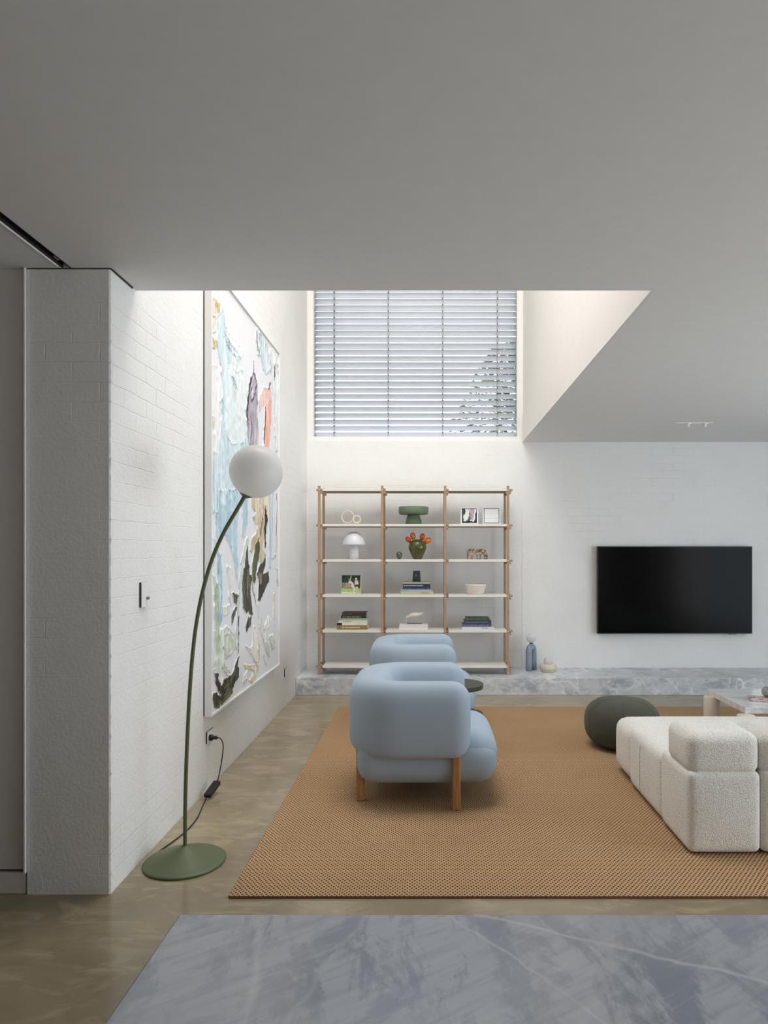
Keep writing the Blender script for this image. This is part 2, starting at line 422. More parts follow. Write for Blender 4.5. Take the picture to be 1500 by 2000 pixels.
# high window with frame and glass, external venetian blind
wn = thing('window_1', None, None, (-.167, YB, 2.735)); wn['kind'] = 'structure'
fr = box(B(), XL, -1.325, YB + .03, YB + .12, 2.735, ZT - .01); box(fr, 0.995, XV, YB + .03, YB + .12, 2.735, ZT - .01)
box(fr, -1.325, .995, YB + .03, YB + .12, 2.735, 2.80); box(fr, XL, XV, YB, YB + .03, 2.7352, 2.75)
obj('window_frame', fr, m_white, wn)
obj('window_pane', box(B(), -1.3245, .9945, YB + .06, YB + .066, 2.801, ZT - .02), m_glass, wn)
YS = YB + .19
vb = thing('venetian_blind', 'wide white slatted blind filling the high window above the bookshelf', 'blind', (-.16, YS, 2.80))
sl = B(); tlt = math.radians(32); pitch = 12.37 * YS / F; z = wz(847, YS) - .012
zs = []
while z < 5.6:
    zs.append(z); prof = []
    for k in range(7):
        u = (k / 6 - .5) * .0795; arc = .006 * (1 - (k / 3 - 1) ** 2)
        prof.append((u * math.cos(tlt) + arc * math.sin(tlt), -u * math.sin(tlt) + arc * math.cos(tlt)))
    top = [[sl.verts.new((x, YS + a, z + b + .0008)) for a, b in prof] for x in (-1.333, 1.004)]
    bot = [[sl.verts.new((x, YS + a, z + b - .0008)) for a, b in prof] for x in (-1.333, 1.004)]
    for k in range(6):
        sl.faces.new((top[0][k], top[1][k], top[1][k + 1], top[0][k + 1])); sl.faces.new((bot[0][k + 1], bot[1][k + 1], bot[1][k], bot[0][k]))
    for k in (0, 6): sl.faces.new((top[0][k], top[1][k], bot[1][k], bot[0][k]))
    z += pitch
obj('slats', sl, m_slat, vb, smooth=True)
for px in (653.6, 758.9, 864.5, 971):
    x = wx(px, YS); cb = B()
    for dx, dy in ((-.006, -.038), (.006, -.038), (0, .038)):
        box(cb, x + dx - .0016, x + dx + .0016, YS + dy - .0016, YS + dy + .0016, 2.80, 5.6)
    for q in zs: box(cb, x - .008, x + .008, YS - .044, YS - .034, q + .016, q + .030)
    obj('ladder_cord', cb, m_cord, vb)
for x in (-1.338, 1.008): obj('side_guide', box(B(), x - .006, x + .006, YS - .03, YS + .03, 2.80, 5.6), m_cord, vb)

# ---------------------------------------------------------------- tree seen through the blind
te = thing('tree', 'green leafy tree outside, glimpsed through the lower right blind slats', 'tree', (1.9, 11.5, 0))
lf = B()
for i in range(9000):
    a = random.random() * 2 * PI; r = math.sqrt(random.random()); h = random.random()
    w_ = (1.15 - .85 * h); cx = 1.42 + r * w_ * 1.25 * math.cos(a); cy = 11.5 + r * w_ * .9 * math.sin(a); cz = 3.0 + h * 2.0
    if noise.noise(Vector((cx * 3, cy * 3, cz * 3))) < -.12: continue
    R_ = Matrix.Rotation(random.random() * 6.3, 3, 'Z') @ Matrix.Rotation(random.random() * 1.6 - .8, 3, 'X'); s = .03 + random.random() * .03
    q = [R_ @ Vector(v) * s for v in ((-1, 0, 0), (0, -.45, .12), (1, 0, 0), (0, .45, .12))]
    f = lf.faces.new([lf.verts.new(Vector((cx, cy, cz)) + v) for v in q])
obj('foliage', lf, plain('leaf_green', (112, 132, 84), .5), te)
tk = tube(smooth_path([(1.8, 11.5, 0), (1.75, 11.5, 1.6), (1.85, 11.5, 3.2), (1.8, 11.5, 4.4)]), .06, 10)
for k in range(9):
    a = k * 2.4; tube([(1.8, 11.5, 3 + k * .15), (1.8 + .8 * math.cos(a), 11.5 + .6 * math.sin(a), 3.5 + k * .15)], .018, 6, tk)
obj('trunk', tk, plain('bark', (92, 80, 66), .9), te, True)
struct('ground', box(B(), -30, 30, YB + .3, 60, -.2, -.1), plain('lawn', (120, 130, 96), .95))

# ---------------------------------------------------------------- marble ledge, rug, island
tag(obj('marble_ledge', bevbox(XL + .001, XR, 7.095, YB - .001, .0, .174, .003), m_marble_ledge), 'long low grey marble ledge running along the back wall beneath the television', 'ledge')
rg = bevbox(-.870, 4.6, 2.943, 6.52, 0, .012, .004)
rg.normal_update()
for f in rg.faces: f.material_index = 0 if f.normal.z > .5 else 1
tag(obj('jute_rug', rg, (m_rug, plain('jute_binding', (120, 90, 62), .95))), 'large tan woven jute rug under the armchairs and sofa', 'rug')
isl = thing('kitchen_island', 'island bench with blue-grey marble top in the foreground', 'bench', (1.0, .6, 0))
obj('benchtop', bevbox(-.40, 3.2, .12, 1.09, .88, .92, .003), m_marble_island, isl)
obj('cabinet', bevbox(-.37, 3.17, .18, 1.05, 0, .879, .003), m_marble_island, isl)

# ---------------------------------------------------------------- large painting
PX, PY0, PY1, PZ0, PZ1 = -1.343, 4.202, 6.116, .478, 3.272
ar = thing('abstract_painting', 'tall white-framed abstract painting with thick blue, green and coral strokes on left wall', 'painting', (XL, (PY0 + PY1) / 2, PZ0))
fb = B(); t = .011
box(fb, XL + .008, PX, PY0, PY0 + t, PZ0, PZ1); box(fb, XL + .008, PX, PY1 - t, PY1, PZ0, PZ1)
box(fb, XL + .008, PX, PY0 + t, PY1 - t, PZ0, PZ0 + t); box(fb, XL + .008, PX, PY0 + t, PY1 - t, PZ1 - t, PZ1)
obj('frame', fb, m_white, ar)
obj('gap_shade_sheet', box(B(), XL + .0005, XL + .0078, PY0 + .004, PY1 - .004, PZ0 + .004, PZ1 - .004), m_dark, ar)  # dark sheet stands for the shaded gap behind the frame
def A(pts): return [(380 + x / 4.346, 540 + y / 4.346) for x, y in pts]
def Bz(pts): return [(380 + x / 4.346, 960 + y / 4.346) for x, y in pts]
def inpoly(X, Y, poly):
    ins = np.zeros(X.shape, bool); n = len(poly); j = n - 1
    for i in range(n):
        xi, yi = poly[i]; xj, yj = poly[j]
        if yi != yj:
            ins ^= ((yi > Y) != (yj > Y)) & (X < (xj - xi) * (Y - yi) / (yj - yi) + xi)
        j = i
    return ins
def vnoise(X, Y, sx, sy, seed):
    r = np.random.RandomState(seed); g = r.rand(256, 256); u = X * sx; v = Y * sy
    i = np.floor(u).astype(int); j = np.floor(v).astype(int); fu = u - i; fv = v - j
    fu = fu * fu * (3 - 2 * fu); fv = fv * fv * (3 - 2 * fv)
    a = g[i % 256, j % 256]; b = g[(i + 1) % 256, j % 256]; c = g[i % 256, (j + 1) % 256]; d = g[(i + 1) % 256, (j + 1) % 256]
    return (a * (1 - fu) + b * fu) * (1 - fv) + (c * (1 - fu) + d * fu) * fv
def lineseg(pts, w):
    L_ = []; R_ = []
    for i, (x, y) in enumerate(pts):
        x0, y0 = pts[max(i - 1, 0)]; x1, y1 = pts[min(i + 1, len(pts) - 1)]
        d = math.hypot(x1 - x0, y1 - y0) or 1; nx, ny = -(y1 - y0) / d * w / 2, (x1 - x0) / d * w / 2
        L_.append((x + nx, y + ny)); R_.append((x - nx, y - ny))
    return L_ + R_[::-1]
strokes = [  # polygon in the photo's frame, colour, streak variation, relief
 (A([(205,330),(250,260),(270,420),(330,560),(380,620),(385,720),(360,800),(420,780),(440,900),(460,1200),(470,1430),(440,1600),(400,1800),(385,2010),(200,2010),(210,1700),(215,1400),(245,1200),(245,900),(235,750),(205,600),(200,480)]), (200,221,229), 10, 1.),
 (A([(290,720),(360,800),(430,800),(440,900),(460,1200),(445,1400),(330,1430),(260,1300),(290,1000)]), (219,232,235), 8, .8),
 (A([(260,470),(330,500),(395,590),(430,640),(400,700),(370,640),(310,560)]), (232,236,238), 6, 1.3),
 (A([(250,500),(268,520),(330,640),(380,700),(360,690),(300,600)]), (150,178,190), 10, .6),
 (A([(310,830),(345,860),(370,940),(345,930)]), (140,170,172), 20, .6),
 (A([(225,900),(240,900),(252,1100),(250,1220),(238,1100)]), (160,190,202), 14, .6),
 (Bz([(195,-10),(380,-10),(385,200),(370,450),(378,640),(372,760),(345,600),(320,480),(270,360),(232,420),(218,500),(245,700),(238,1100),(215,1170),(205,900),(205,500),(190,200)]), (176,204,218), 12, 1.),
 (Bz([(215,520),(240,540),(245,900),(236,1130),(216,1170),(212,900)]), (150,184,203), 16, .8),
 (Bz([(400,-10),(430,-200),(455,-120),(460,-10),(462,250),(440,385),(410,370),(415,200)]), (172,199,213), 14, .9),
 (Bz([(145,380),(190,410),(200,520),(165,640),(148,600)]), (178,204,214), 14, .9),
 (Bz([(640,-10),(656,-260),(680,-220),(680,-10),(668,400),(657,650),(636,640),(640,300)]), (188,210,220), 12, .8),
 (A([(148,120),(165,180),(205,190),(225,240),(215,310),(195,340),(165,420),(148,440)]), (224,216,202), 14, 1.),
 (A([(185,190),(225,240),(218,305),(190,270)]), (190,170,122), 24, 1.),
 (A([(148,480),(205,560),(190,620),(165,610),(150,560)]), (198,178,134), 22, 1.),
 (A([(148,330),(200,340),(195,460),(150,480)]), (228,222,216), 10, .9),
 (A([(148,740),(200,760),(232,860),(250,1000),(215,1110),(225,1250),(200,1500),(148,1520)]), (234,235,235), 8, 1.3),
 (A([(148,1180),(180,1190),(175,1300),(148,1310)]), (206,200,178), 20, 1.),
 (A([(148,1480),(190,1500),(210,1750),(205,2010),(148,2010)]), (196,214,222), 18, 1.),
 (A([(455,960),(500,1000),(470,1300),(440,1230)]), (196,212,214), 20, 1.),
 (A([(513,800),(530,880),(545,1150),(550,1560),(520,1720),(490,1600),(470,1440),(455,1250),(440,1150),(460,1000),(480,850)]), (163,154,166), 26, 1.),
 (A(lineseg([(513,700),(513,800)], 5)), (150,140,150), 4, .3),
 (A(lineseg([(513,805),(485,870),(465,980),(450,1150),(462,1260)], 9)), (48,38,50), 12, .5),
 (A(lineseg([(516,810),(532,900),(545,1120)], 7)), (70,58,70), 12, .5),
 (A(lineseg([(500,880),(478,1100),(495,1300),(478,1430)], 6)), (100,88,102), 12, .5),
 (A(lineseg([(528,920),(498,1080)], 5)), (90,80,94), 12, .5),
 (A([(560,1010),(600,940),(650,940),(662,1000),(655,1200),(636,1450),(626,1640),(600,1660),(592,1450),(610,1150),(606,1070),(580,1090),(566,1150),(556,1090)]), (236,200,190), 14, 1.),
 (A([(612,1080),(652,1040),(655,1200),(636,1450),(626,1640),(602,1650),(594,1450),(604,1250)]), (232,168,150), 14, 1.),
 (A(lineseg([(608,1090),(600,1430)], 6)), (110,74,70), 20, .4),
 (A(lineseg([(652,900),(640,960)], 11)), (120,90,92), 20, .6),
 (A([(530,440),(560,450),(600,530),(640,620),(690,700),(690,760),(620,830),(590,790),(570,670),(545,670),(530,540)]), (202,215,222), 18, 1.2),
 (A(lineseg([(535,470),(545,600),(558,660)], 9)), (150,160,165), 20, .5),
 (A(lineseg([(560,480),(570,640)], 7)), (160,180,192), 20, .5),
 (A([(640,630),(690,620),(718,700),(718,1000),(715,1480),(695,1480),(680,1100),(668,900)]), (220,225,227), 16, 1.),
 (A(lineseg([(690,740),(686,870)], 8)), (130,132,138), 30, .5),
 (A(lineseg([(714,760),(716,830)], 8)), (130,132,138), 30, .5),
 (Bz([(490,60),(520,-60),(560,-190),(600,-230),(640,-120),(640,30),(635,250),(600,330),(585,470),(602,560),(572,620),(552,570),(550,480),(512,480),(498,522),(480,500),(486,420),(530,350),(550,280),(520,270),(500,210),(525,180),(495,120)]), (203,186,156), 16, 1.2),
 (Bz([(590,30),(612,-150),(640,-90),(640,30),(636,250),(622,300),(612,120),(592,110)]), (232,214,178), 14, .9),
 (Bz([(560,40),(582,40),(582,260),(570,270)]), (226,200,178), 14, .9),
 (Bz(lineseg([(585,210),(572,330),(560,400)], 8)), (110,96,74), 20, .5),
 (Bz([(598,110),(612,170),(622,240),(612,300),(614,480),(604,480),(596,330),(598,230)]), (44,39,34), 10, .7),
 (Bz([(455,420),(465,600),(480,690),(497,740),(480,860),(490,930),(507,1050),(488,1052),(468,1020),(450,1030),(420,990),(412,900),(410,830),(415,700),(435,620)]), (76,74,62), 16, 1.),
 (Bz([(455,650),(475,700),(470,850),(455,930),(445,800)]), (100,102,74), 18, .6),
 (Bz([(545,400),(558,460),(545,600),(520,780),(497,745),(495,620),(525,450)]), (84,88,58), 18, 1.),
 (Bz([(604,520),(607,600),(592,700),(636,670),(637,760),(618,800),(600,860),(572,935),(552,930),(547,800),(557,760),(537,700),(560,620),(590,600)]), (74,71,62), 18, 1.),
 (Bz([(545,690),(580,700),(575,790),(555,780)]), (128,118,96), 34, 1.),
 (Bz(lineseg([(495,700),(508,850),(528,950)], 7)), (160,158,140), 14, .6),
 (Bz([(330,866),(380,880),(372,930),(362,965),(340,932)]), (76,77,56), 18, 1.),
 (Bz([(372,970),(360,1030),(340,1080),(318,1138),(326,1050),(350,1000)]), (78,82,56), 18, 1.),
 (Bz([(493,1055),(487,1130),(457,1204),(446,1150),(465,1080)]), (74,72,64), 12, 1.),
 (Bz(lineseg([(458,400),(418,600),(395,760),(382,950),(362,1330)], 17)), (192,207,196), 14, 1.),
 (Bz(lineseg([(388,1060),(388,1200),(376,1372)], 8)), (60,56,48), 14, .7),
 (Bz([(148,700),(185,720),(215,820),(205,1000),(222,1180),(300,1150),(350,1220),(350,1340),(300,1410),(255,1425),(270,1480),(332,1560),(308,1590),(240,1490),(228,1550),(175,1550),(160,1300),(146,1180)]), (203,210,194), 16, 1.3),
 (Bz([(180,760),(212,820),(212,1090),(230,1300),(215,1500),(190,1300),(175,1000)]), (184,194,170), 18, 1.1),
 (Bz([(255,1230),(300,1200),(335,1260),(325,1370),(280,1400),(245,1330)]), (186,198,172), 18, 1.2),
 (Bz([(148,1180),(180,1190),(190,1500),(160,1540)]), (214,216,206), 20, 1.2),
 (Bz([(285,640),(320,640),(330,760),(310,820),(330,990),(300,900),(296,760)]), (218,219,212), 16, 1.),
 (Bz([(240,980),(310,960),(300,1030),(260,1060)]), (222,222,210), 16, 1.3),
 (Bz([(180,1545),(212,1545),(216,1600),(240,1645),(260,1600),(300,1560),(330,1572),(345,1520),(372,1400),(386,1400),(372,1470),(384,1500),(380,1570),(345,1640),(330,1720),(270,1785),(230,1810),(195,1845),(175,1830),(162,1760),(168,1725),(190,1705),(210,1725),(236,1745),(205,1670),(186,1610)]), (60,57,44), 16, 1.2),
 (Bz([(262,1740),(330,1660),(325,1720),(270,1780),(200,1830),(215,1780)]), (84,88,42), 18, .7),
 (Bz(lineseg([(240,1700),(290,1630)], 4)), (150,146,100), 10, .4),
 (Bz(lineseg([(245,1770),(300,1650),(362,1530)], 4)), (140,136,86), 10, .4),
 (Bz([(500,1140),(532,1150),(558,1300),(552,1500),(530,1480),(505,1400),(480,1370),(448,1310),(470,1320),(500,1350),(505,1250)]), (229,218,200), 16, 1.1),
 (Bz([(425,1465),(500,1480),(530,1440),(548,1500),(535,1560),(492,1635),(474,1605),(512,1520),(440,1500)]), (222,198,152), 22, 1.1),
 (Bz([(480,1330),(502,1320),(496,1380)]), (222,160,140), 20, .8),
 (Bz([(430,1560),(462,1510),(450,1600),(424,1625)]), (222,222,214), 20, 1.2),
 (Bz([(534,960),(560,950),(590,1170),(640,1300),(640,1430),(600,1290),(560,1150)]), (222,216,204), 16, .9),
 (Bz([(590,1170),(632,1060),(662,1090),(650,1140),(612,1170)]), (232,231,224), 12, 1.4),
 (Bz([(640,1230),(672,1210),(692,1330),(665,1345)]), (214,213,198), 18, 1.2),
 (Bz([(590,1260),(620,1290),(650,1410),(620,1380)]), (200,200,190), 26, 1.2),
 (Bz(lineseg([(590,1370),(605,1440),(628,1490)], 4)), (160,160,158), 8, .4),
 (Bz(lineseg([(706,20),(706,480),(690,560),(655,585)], 5)), (172,158,138), 14, .5),
 (Bz(lineseg([(682,860),(684,980),(686,1140)], 9)), (226,196,170), 16, .8),
 (Bz(lineseg([(550,1290),(553,1430)], 5)), (150,152,110), 16, .8),
 (Bz([(700,650),(716,670),(718,800),(702,760)]), (206,200,184), 20, 1.),
 (Bz(lineseg([(718,1180),(720,1240)], 4)), (180,172,150), 20, .5),
]
NU, NV = 400, 580
ys = np.linspace(PY0 + .012, PY1 - .012, NU + 1); zs_ = np.linspace(PZ0 + .012, PZ1 - .012, NV + 1)
YY, ZZ = np.meshgrid(ys, zs_, indexing='ij')
QX = VX + PX * F / YY; QY = VY - (ZZ - 1.5) * F / YY
n1 = vnoise(YY, ZZ, 11, 9, 1) - .5; n2 = vnoise(YY, ZZ, 34, 26, 2) - .5; n3 = vnoise(YY, ZZ, 90, 70, 3) - .5
streak = vnoise(YY, ZZ, 150, 5, 4) - .5; streak2 = vnoise(YY + .15 * ZZ, ZZ, 70, 9, 5) - .5; speck = vnoise(YY, ZZ, 60, 44, 6)
sc_ = 3.2 / YY * 1.2
DX = QX + (n1 * 2.6 + n2 * 1.8 + n3 * .5) * sc_; DY = QY + (n1 * 4 + n2 * 3 + streak * 7 + n3 * .5) * sc_
def lin_np(c): c = np.clip(c, 0, 255) / 255; return np.where(c <= .04045, c / 12.92, ((c + .055) / 1.055) ** 2.4)
COL = np.ones(YY.shape + (3,)) * np.array([230, 231, 234.])
H = np.zeros(YY.shape); last = -np.ones(YY.shape, int)
for si, (poly, col, var, rel) in enumerate(strokes):
    xs = [p[0] for p in poly]; yq = [p[1] for p in poly]
    m = inpoly(DX, DY, poly)
    wm = np.clip((vnoise(YY * 1.0 + .05 * ZZ, ZZ, 95, 3.2, 200 + si) * .6 + vnoise(YY, ZZ, 16, 4, 300 + si) * .6 - .55) * 3.2, 0, 1)[..., None] * (.75 if sum(col) > 480 else .16)
    tone = (streak * 1.3 + streak2 * 1.0 + n2 * .6)[..., None] * var * 1.6
    COL = np.where(m[..., None], np.array(col, float) * (1 - wm) + np.array([232, 235, 236.]) * wm + tone, COL)
    H = np.where(m, H * .4 + rel * (.003 + .0042 * (streak * .9 + streak2 + n2 * 1.2 + .2)), H); last[m] = si
edge = np.zeros(YY.shape)
for ax in (0, 1):
    for s in (-1, 1):
        edge += (np.roll(last, s, ax) != last)
em = edge > 0
H += np.where(em & (vnoise(YY, ZZ, 25, 12, 9) > .45), .0038, 0)
COL = np.where((em & (last >= 0) & (vnoise(YY, ZZ, 22, 14, 8) > .72))[..., None], COL * .78, COL)  # stroke edges darkened in colour, like the ridges' own shadows
H += .0006 * n3
H = np.clip(H, 0, .02)
co = np.stack([np.full(YY.shape, PX - .012) + H, YY, ZZ], -1).reshape(-1, 3)
idx = np.arange((NU + 1) * (NV + 1)).reshape(NU + 1, NV + 1)
fc = np.stack([idx[:-1, :-1], idx[1:, :-1], idx[1:, 1:], idx[:-1, 1:]], -1).reshape(-1, 4)
def grid_mesh(name, co, fc, colr, mat, parent):
    me = bpy.data.meshes.new(name); off = np.array(OFF[parent.name]['wl'])
    me.from_pydata((co - off).tolist(), [], fc.tolist()); at = me.color_attributes.new('paint', 'FLOAT_COLOR', 'POINT')
    c4 = np.concatenate([lin_np(colr.reshape(-1, 3)), np.ones((co.shape[0], 1))], 1).astype(np.float32)
    at.data.foreach_set('color', c4.ravel()); me.materials.append(mat)
    me.polygons.foreach_set('use_smooth', [True] * len(me.polygons))
    o = bpy.data.objects.new(name, me); C.objects.link(o); o.parent = parent; return o
grid_mesh('canvas', co, fc, COL, m_paint, ar)

# ---------------------------------------------------------------- wall fittings on the left wall
sw_ = thing('light_switch', 'small white light switch with dark edge and knob on left wall', 'switch', (XL, 3.31, 1.287))
obj('base_plate', bevbox(XL, XL + .009, 3.277, 3.355, 1.227, 1.347, .001), m_black, sw_)
fsw = obj('face_plate', bevbox(XL + .009, XL + .013, 3.278, 3.355, 1.227, 1.347, .001), m_white, sw_)
kn = lathe([(.008, 0), (.008, .011), (.006, .013)], (0, 0, 0), 20); bmesh.ops.rotate(kn, verts=kn.verts, matrix=Matrix.Rotation(PI / 2, 3, 'Y'))
bmesh.ops.translate(kn, verts=kn.verts, vec=(XL + .012, 3.335, 1.27)); obj('knob', kn, plain('brushed_steel', (150, 152, 150), .35, metal=.6), fsw, True)
po = thing('wall_outlet', 'white power outlet with black plug below the painting', 'outlet', (XL, 4.31, .33))
obj('base_plate', bevbox(XL, XL + .008, 4.25, 4.375, .296, .369, .001), m_black, po)
fp = obj('face_plate', bevbox(XL + .008, XL + .012, 4.25, 4.375, .296, .369, .001), m_white, po)
for zq in (.355,): obj('rocker', bevbox(XL + .012, XL + .015, 4.335, 4.350, .345, .358, .001), m_white, fp)
o2 = thing('wall_outlet', 'small dark-edged outlet plate low on left wall near the marble ledge', 'outlet', (XL, 6.56, .32))
yo = 1.395 * F / (VX - 555); obj('base_plate', bevbox(XL, XL + .008, yo, yo + .11, .29, .37, .001), m_black, o2)
obj('face_plate', bevbox(XL + .008, XL + .011, yo + .002, yo + .11, .29, .37, .001), m_white, o2)
sg = thing('ceiling_spotlight', 'white ceiling fitting with two tiny spotlights above the television area', 'light', (2.56, 6.58, ZC))
obj('mounting_plate', bevbox(2.36, 2.72, 6.55, 6.61, ZC - .006, ZC, .002), m_white, sg)
for xx in (wx(1344, 6.58), wx(1377, 6.58)):
    obj('spot_head', lathe([(.030, 0), (.030, -.004), (.014, -.007), (.014, -.032), (.011, -.034)], (xx, 6.58, ZC - .006), 24), m_white, sg, True)

# ---------------------------------------------------------------- television
tv = thing('television', 'large black wall-mounted flat television', 'television', (2.74, YB, 1.06))
TX0, TX1, TY = wx(1167, 7.66), wx(1469.5, 7.66), 7.66
TZ0, TZ1 = wz(1238, TY), wz(1067, TY)
obj('housing', bevbox(TX0, TX1, TY, TY + .045, TZ0, TZ1, .003), m_black, tv)
ms = Mat('tv_screen', (3, 4, 5), .16, spec=.09)
obj('screen', box(B(), TX0 + .009, TX1 - .009, TY - .0015, TY, TZ0 + .012, TZ1 - .009), ms.m, tv)
obj('wall_bracket', box(B(), 2.4, 3.1, TY + .045, YB - .0005, .85, 1.25), m_black, tv)
obj('sensor', bevbox(3.36, 3.44, TY + .002, TY + .02, TZ0 - .006, TZ0 + .002, .001), m_black, tv)

# ---------------------------------------------------------------- bookshelf
SY, SD = 7.295, .30
px_ = [wx(p, SY) for p in (623.5, 746.6, 869.4, 992)]
lv = [wz(p, SY) for p in (957, 1026, 1095.2, 1164.1, 1233.3, 1302.4)]
bs = thing('bookshelf', 'open wooden-post bookshelf with white shelves standing on the marble ledge', 'bookshelf', (0, SY, .174))
pw = .0125; p0 = px_[0]
def part_once(name, bm, mat, cache={}):
    return obj(name, bm, mat, bs)
ztop = lv[0] + .045
cap = plain('brass_bolt', (240, 226, 208), .35)
def copy_part(o, dx, dy, dz):
    c = o.copy(); C.objects.link(c); c.parent = o.parent; c.location = (o.location.x + dx, o.location.y + dy, o.location.z + dz); return c
post0 = obj('post', bevbox(p0 - pw, p0 + pw, SY - pw, SY + pw, .174, ztop, .002), m_shelfwood, bs)
cr0 = obj('cross_block', bevbox(p0 - .034, p0 + .040, SY + pw, SY + pw + .022, lv[0] - .011, lv[0] + .011, .0015), m_shelfwood, bs)
rl0 = obj('side_rail', bevbox(p0 + pw, p0 + pw + .021, SY - .012, SY + SD + .012, lv[0] - .037, lv[0] - .016, .0015), m_shelfwood, bs)
bt = lathe([(.0062, 0), (.0062, .003), (.004, .0045)], (0, 0, 0), 16); bmesh.ops.rotate(bt, verts=bt.verts, matrix=Matrix.Rotation(PI / 2, 3, 'X'))
bmesh.ops.translate(bt, verts=bt.verts, vec=(p0, SY - pw, lv[0])); bt0 = obj('bolt_cap', bt, cap, bs, True)
bay = px_[1] - px_[0]
sb = bevbox(p0 + pw + .024, p0 + bay - pw - .001, SY - .008, SY + SD - .03, lv[0] - .012, lv[0] + .0145, .0015)
sh0 = obj('shelf', sb, m_lacq, bs)
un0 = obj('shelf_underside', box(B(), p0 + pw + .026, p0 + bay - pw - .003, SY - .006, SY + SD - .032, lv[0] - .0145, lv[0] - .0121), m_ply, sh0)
un0['label'] = 'brown board underside'
for i, x in enumerate(px_):
    for by in (0, SD):
        if i or by: copy_part(post0, x - p0, by, 0)
    for j, z in enumerate(lv):
        dz = z - lv[0]
        for by in (0, SD - .047):
            if i or j or by: copy_part(cr0, x - p0 + (.012 if i == 3 else 0), by, dz)
        if i or j:
            copy_part(rl0, x - p0, 0, dz); copy_part(bt0, x - p0, 0, dz)
        if i < 3 and (i or j):
            n_sh = copy_part(sh0, x - p0, 0, dz); n_un = un0.copy(); C.objects.link(n_un); n_un.parent = n_sh
def top(k): return lv[k] + .0147
# helpers for shelf items: coordinates measured on the shelf's front close-up (3.571 px per photo px)
SI = SY + .11
def sx(u, Y=SI): return wx(600 + u / 3.5714, Y)
def px2m(n, Y=SI): return n / 3.5714 * Y / F

def torus(c, R, r, tilt=0):
    return tube([(c[0] + R * math.cos(a) * math.cos(tilt), c[1] + R * math.cos(a) * math.sin(tilt), c[2] + R * math.sin(a)) for a in [2 * PI * k / 48 for k in range(48)]], r, 12, closed=True)
m_cream = plain('cream_ceramic', (226, 218, 196), .55)
rr = thing('ring_sculpture', 'cream sculpture of two upright rings on the upper left shelf', 'sculpture', (sx(300), SI, top(1)))
Rb, Rs = px2m(42), px2m(25)
obj('large_ring', torus((sx(283), SI, top(1) + .006 + Rb + .008), Rb, .0065), m_cream, rr, True)
obj('small_ring', torus((sx(346), SI - .01, top(1) + .006 + Rs + .009), Rs, .0090, .1), m_cream, rr, True)
obj('base', bevbox(sx(250), sx(368), SI - .03, SI + .03, top(1), top(1) + .006, .002), m_cream, rr)

m_sage = plain('sage_ceramic', (98, 116, 90), .65)
gx, rW = sx(742), px2m(103)
gp = thing('pedestal_bowl', 'wide sage green pedestal bowl on the upper middle shelf', 'bowl', (gx, SI, top(1)))
hg = px2m(121)
obj('dish', lathe([(.02, hg - px2m(53)), (rW - .015, hg - px2m(53)), (rW - .004, hg - px2m(49)), (rW, hg - px2m(42)), (rW, hg), (rW - .008, hg), (rW - .010, hg - .04), (.02, hg - .045)], (gx, SI, top(1)), 64), m_sage, gp, True)
obj('foot', lathe([(px2m(57), 0), (px2m(56), .02), (px2m(51), .055), (px2m(45), .085), (px2m(41), hg - px2m(52.5))], (gx, SI, top(1)), 48), m_sage, gp, True)

def picture(name, label, u0, u1, k, hgt, paint, border, mat_frame, lean=.03):
    x0, x1 = sx(u0), sx(u1); h = px2m(hgt); t_ = thing(name, label, 'picture', ((x0 + x1) / 2, SI + .02, top(k)))
    fb = B(); w = px2m(border); z0 = top(k)
    def P(x, y, z): return (x, y + (z - z0) * lean * 4, z)
    b_ = box(B(), x0, x1, SI, SI + .016, z0, z0 + h)
    for v in b_.verts: v.co = P(*v.co)
    fo_ = obj('frame', b_, mat_frame, t_)
    n = 72; us = np.linspace(0, 1, n + 1); U, V = np.meshgrid(us, us, indexing='ij')
    X_ = x0 + w + U * (x1 - x0 - 2 * w); Z_ = z0 + w + V * (h - 2 * w); Y_ = SI - .0012 + (Z_ - z0) * lean * 4
    cc = np.stack([X_, Y_, Z_], -1).reshape(-1, 3); ii = np.arange((n + 1) ** 2).reshape(n + 1, n + 1)
    ff = np.stack([ii[:-1, :-1], ii[1:, :-1], ii[1:, 1:], ii[:-1, 1:]], -1).reshape(-1, 4)
    grid_mesh('image', cc, ff, paint(U, 1 - V), m_print, fo_)
def fillp(Cc, U, V, poly, col, wob=0, seed=1):
    m = inpoly(U + wob * (vnoise(U, V, 12, 12, seed) - .5), V + wob * (vnoise(U, V, 12, 12, seed + 50) - .5), poly)
    Cc[m] = np.array(col) + (vnoise(U, V, 30, 14, seed + 7)[m][:, None] - .5) * 24
